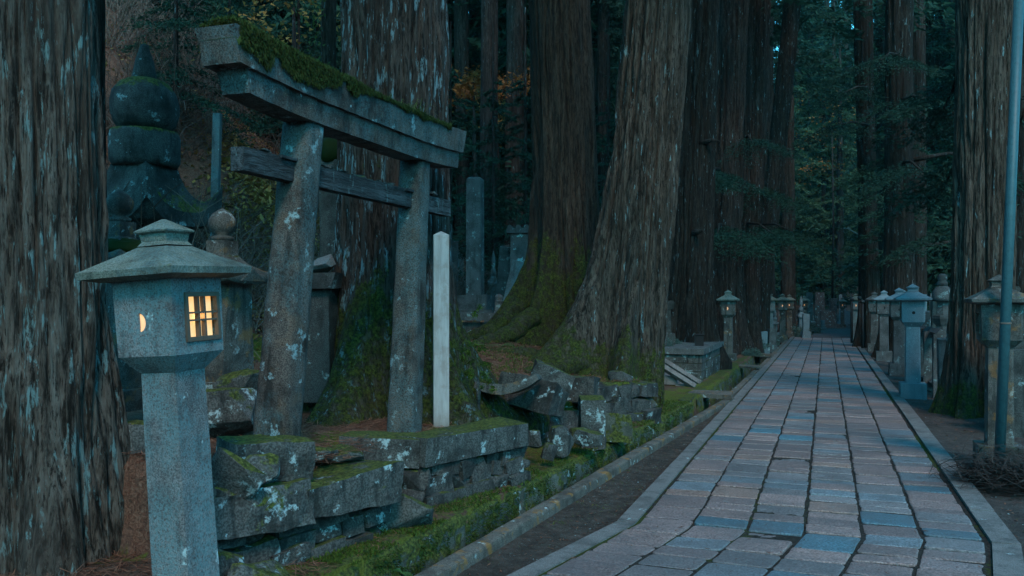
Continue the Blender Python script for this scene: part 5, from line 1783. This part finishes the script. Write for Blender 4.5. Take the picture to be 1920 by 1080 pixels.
cov = fbm(co[pk, 0] * 3, co[pk, 1] * 3, co[pk, 2] * 2, seed=14) - co[pk, 2] * .22
pk = pk[cov > .36]; n = len(pk)
P0 = co[pk] + rng.normal(0, .012, (n, 3)) + no[pk] * .004
V, F = blades(P0, no[pk] + rng.normal(0, .5, (n, 3)) + np.array([0, 0, -.3]), rng.uniform(.015, .05, n), rng.uniform(.003, .006, n))
o = np_obj('foot_moss', V, F, M['moss'], tr, attr={'tone': np.tile(rng.random(n), 3)[:, None].repeat(3, 1)}); o['kind'] = 'stuff'

# ------------------------------------------------------------------ right-hand side: pole, fence, pagodas, posts
bm = bmesh.new()
b = px_at(1872, 7.35, -.1); tp = px_at(1913, 7.35, hz(-60, 7.35))
add_tube(bm, [b, b.lerp(tp, .5), tp], [.043, .042, .041], 20)
t = thing('steel_pole', 'tall slightly tilted blue-green steel pole at the right edge', 'pole', b)
o = bm_obj('shaft', bm, M['blue_pole'], t, smooth=True); o.location = -b
bm = bmesh.new(); q = b.lerp(tp, (hz(606, 7.35) + .1) / (tp.z + .1)); add_lathe(bm, [(.040, -.008), (.0465, -.006), (.0465, .006), (.040, .008)], 20, q - b)
bm_obj('band', bm, M['pale_twig'], t)

def fence_posts():
    t = thing('stone_fence', 'row of old square stone fence posts between blue lantern and thick trunk', 'fence', (1.75, 12.9, 0))
    for i, (px, Z, h, wd) in enumerate([(1772, 12.6, .93, .17), (1759, 13.2, .98, .13), (1742, 14.2, .98, .15), (1730, 15.0, 1.0, .15), (1722, 15.8, 1.0, .15), (1790, 11.9, .86, .14)]):
        p = px_at(px, Z, 0) - Vector(t.location)
        bm_obj('post', slab_bm((wd, wd, h), .02, .12, .006, 6, 70 + i), M['grave'], t, loc=p)
    a = px_at(1718, 16.2, .98) - Vector(t.location); c = px_at(1765, 13.4, .98) - Vector(t.location)
    bm = bmesh.new(); add_tube(bm, [a, c], .07, 4); bm_obj('rail', bm, M['grave'], t)
    bm = bmesh.new(); a.z = .16; c.z = .16; add_tube(bm, [a, c], .09, 4); bm_obj('bottom_rail', bm, M['grave'], t)
fence_posts()

def mushroom(label, px, Z, ptop, wpx, pbase, mat='grave'):
    """round-capped garden lantern: pillar, dish, light chamber, cap, jewel"""
    p = px_at(px, Z, -.05); H = hz(ptop, Z) + .05; wd = wpx * Z / 1600
    t = thing('round_lantern', label, 'lantern', p, .2, 'round-capped lanterns behind the fence')
    m = M[mat]
    bm = bmesh.new(); add_box(bm, (0, 0, H * .10), (wd * 1.1, wd * 1.1, H * .2)); bevel(bm, .02); bm_obj('base', bm, m, t)
    bm = bmesh.new(); add_loft(bm, [[(wd * .36 * math.cos(a), wd * .36 * math.sin(a), z) for a in [i * math.pi / 3 + .3 for i in range(6)]] for z in (H * .19, H * .56)]); bm_obj('pillar', bm, m, t)
    bm = bmesh.new(); add_lathe(bm, [(wd * .3, H * .555), (wd * .44, H * .58), (wd * .60, H * .625), (wd * .60, H * .65), (wd * .4, H * .655)], 6); bm_obj('dish', bm, m, t)
    bm = bmesh.new(); add_loft(bm, [[(wd * .34 * math.cos(a), wd * .34 * math.sin(a), z) for a in [i * math.pi / 3 + .3 for i in range(6)]] for z in (H * .65, H * .77)]); bm_obj('light_chamber', bm, m, t)
    bm = bmesh.new(); add_lathe(bm, [(wd * .3, H * .765), (wd * .56, H * .77), (wd * .60, H * .80), (wd * .5, H * .86), (wd * .3, H * .895), (wd * .1, H * .90)], 24); bm_obj('cap', bm, m, t, smooth=True)
    bm = bmesh.new(); add_lathe(bm, [(wd * .1, H * .89), (wd * .27, H * .90), (wd * .29, H * .925), (wd * .2, H * .94), (wd * .27, H * .955), (wd * .26, H * .985), (wd * .1, H)], 20); bm_obj('jewel', bm, m, t, smooth=True)
mushroom('round-capped old stone lantern behind the fence, right of the blue one', 1767, 14.2, 513, 32, 0)
mushroom('round-capped old stone lantern half hidden by the thick furrowed trunk', 1796, 15.2, 505, 28, 0)
GR = 'graves on the right side of the path'
for a in [('squat grey tomb block behind the fence posts', 1733, 16.0, 583, 20, 'grave', 'post'), ('small stupa behind the roof of the clean blue lantern', 1711, 20, 525, 14, 'grave', 'stupa'), ('dark carved tomb at the right edge behind the weathered lantern', 1905, 10.2, 560, 70, 'dark_stone', 'slab'), ('broad low tomb by the steel pole at the right edge', 1913, 9.6, 655, 66, 'dark_stone', 'slab'), ('tomb in the shade right of the thick trunk', 1890, 14, 540, 30, 'dark_stone', 'roofed')]:
    tomb(a[0], a[1], a[2], a[3], a[4], a[5], a[6], zb=-.05, rz=0, group=GR)
for i in range(12):
    tomb('small old tomb crowded on the verge beyond the left lantern pair', 1408 + 11.5 * i + rnd.uniform(-3, 3), 36 + rnd.uniform(-4, 10), rnd.uniform(566, 592), rnd.uniform(9, 14), ['skylit_granite', 'granite', 'pink_grave'][i % 3], ['slab', 'stupa', 'post'][i % 3], zb=-.05, rz=rnd.uniform(0, .5), group='small old tombs beyond the left lantern pair')
for i in range(9):
    tomb('old tomb on the dark slope behind the obelisk and tiled tomb', 822 + 21 * i + rnd.uniform(-5, 5), 23 + rnd.uniform(-2, 5), rnd.uniform(440, 490), rnd.uniform(13, 20), ['grave', 'granite_old', 'granite'][i % 3], ['slab', 'stupa', 'post'][i % 3], rz=rnd.uniform(0, .8), group='old tombs on the slope behind the obelisk')
for i in range(7):
    tomb('grave among the trees behind the right-hand lantern row', 1700 + 14 * i + rnd.uniform(-4, 4), 19 + rnd.uniform(-2, 6), rnd.uniform(535, 575), rnd.uniform(14, 22), ['grave', 'granite_old', 'skylit_granite'][i % 3], ['stupa', 'slab', 'post'][i % 3], zb=-.05, rz=rnd.uniform(0, .5), group='graves behind the right-hand lantern row')
# far end of the path: graves, steps of stone, black posts, lamp post
FG = 'small graves at the far end of the path'  # skylight missing here is put into the stone colour of most graves
for lab, px, Z, pt, wd, mt, kd in [
    ('pinkish tall grave slab at the far end, left of the white post', 1537, 50, 548, 17, 'pink_grave', 'slab'),
    ('bluish stupa beyond the far left lantern pair', 1502, 38, 555, 15, 'skylit_granite', 'stupa'),
    ('low wide grave in front of the pinkish slab', 1551, 48, 583, 28, 'pink_grave', 'slab'),
    ('small pale grave left of the low wide one', 1533, 46, 598, 9, 'skylit_granite', 'post'),
    ('pale grave stub between lantern and low wide grave', 1543, 46, 600, 7, 'skylit_granite', 'post'),
    ('grey grave stone left of the black posts', 1580, 52, 581, 12, 'skylit_granite', 'slab'),
    ('grey grave stone nearest the black posts', 1592, 54, 583, 12, 'skylit_granite', 'slab'),
    ('grave slab in the shade behind the bluish stupa', 1517, 44, 548, 12, 'grave', 'slab'),
    ('grave with a roof behind the white post', 1562, 56, 560, 14, 'grave', 'roofed'),
    ('pale low stone on the left verge by the lantern pair', 1432, 25.5, 622, 14, 'skylit_granite', 'post'),
    ('second low stone on the left verge by the lantern pair', 1447, 26.5, 617, 16, 'grave', 'post')]:
    tomb(lab, px, Z, pt, wd, mt, kd, zb=-.1, rz=.3, group=FG)
p = px_at(1576, 53, -.1)
sq_post('wooden_post', 'white post standing among the far graves at the path end', 'post', p, .16, hz(552, 53) + .1, M['pale_wood'], .2)
for lab, px, Z, pt in (('left black post in front of the far right lanterns', 1597, 30.0, 556), ('right taller black post by the far right lanterns', 1612, 27.5, 553), ('third black post closest to the row of lanterns', 1617, 26.5, 560)):
    p = px_at(px, Z, -.05); t = thing('black_post', lab, 'post', p, 0, 'black posts at the right kerb')
    H = hz(pt, Z)
    bm = bmesh.new(); add_tube(bm, [(0, 0, -.05), (0, 0, H - .06)], .045, 12); bm_obj('shaft', bm, M['black'], t, smooth=True)
    bm = bmesh.new(); add_lathe(bm, [(.03, H - .08), (.07, H - .075), (.075, H - .02), (.05, H), (.01, H + .02)], 14); bm_obj('cap', bm, M['dark_metal'], t, smooth=True)
p = px_at(1614, 33, 0)
t = thing('street_lamp', 'slim grey lamp post with a slanting arm above the path end', 'street lamp', p)
H = hz(440, 33)
bm = bmesh.new(); add_tube(bm, [(0, 0, -.1), (0, 0, H)], .035, 10); bm_obj('pole', bm, M['blue_pole'], t, smooth=True)
bm = bmesh.new(); add_tube(bm, [(0, 0, H - .05), (-.45, -.15, H + .22)], .022, 8); add_box(bm, (-.50, -.17, H + .25), (.22, .08, .05)); bm_obj('arm', bm, M['blue_pole'], t)
# heap of dark twigs at the right edge
n = 2200
c = px_at(1905, 6.9, 0)
P0 = np.stack([c.x + rng.normal(0, .22, n), c.y + rng.normal(0, .20, n), -.02 + np.abs(rng.normal(0, .10, n))], 1)
o = strips('brush_pile', P0, .12, .42, .003, .006, M['dead_twig'], 0, .25); tag(o, 'dark heap of dead cedar twigs at the foot of the steel pole', 'twigs')
# fallen log among the tombs
p = gz(960, 20, .35)
bm = bmesh.new(); add_tube(bm, [(-.9, 0, 0), (-.2, .1, .1), (.5, .1, .28), (.9, .1, .55)], [.10, .09, .08, .05], 10); rough(bm, .02, 6)
o = bm_obj('fallen_log', bm, M['bark_far'], loc=p, rot=(0, 0, ALPHA), smooth=True); tag(o, 'dark fallen log behind the old tombs, left of the mossy trunk', 'log')

# unseen cedars added behind the camera to block skylight from that side
for i in range(15):
    x = -17 + 2.1 * i + rnd.uniform(-.6, .6); y = rnd.uniform(-14, -9)
    if abs(x) < 1.5 or x > 3: continue
    p = Vector((x, y, hgt(x, y) - .2))
    far_tree('unseen leafy cedar added behind the viewpoint to block skylight', p, TRUNKS[i % 3], CROWNS[i % 3], rnd.uniform(.55, .65), rnd.uniform(0, 6), group='unseen cedars added behind the viewpoint')
# still evening air
HAZE = True
if HAZE:
    bm = bmesh.new(); add_box(bm, (0, 40, 27), (640, 520, 62))
    hm = bpy.data.materials.new('haze'); hm.use_nodes = True
    nt = hm.node_tree; nt.nodes.remove(nt.nodes['Principled BSDF'])
    pv = nt.nodes.new('ShaderNodeVolumePrincipled')
    pv.inputs['Color'].default_value = (.25, .85, .95, 1); pv.inputs['Density'].default_value = .00028
    nt.links.new(pv.outputs[0], nt.nodes['Material Output'].inputs['Volume'])
    o = bm_obj('haze', bm, hm); tag(o, kind='stuff')
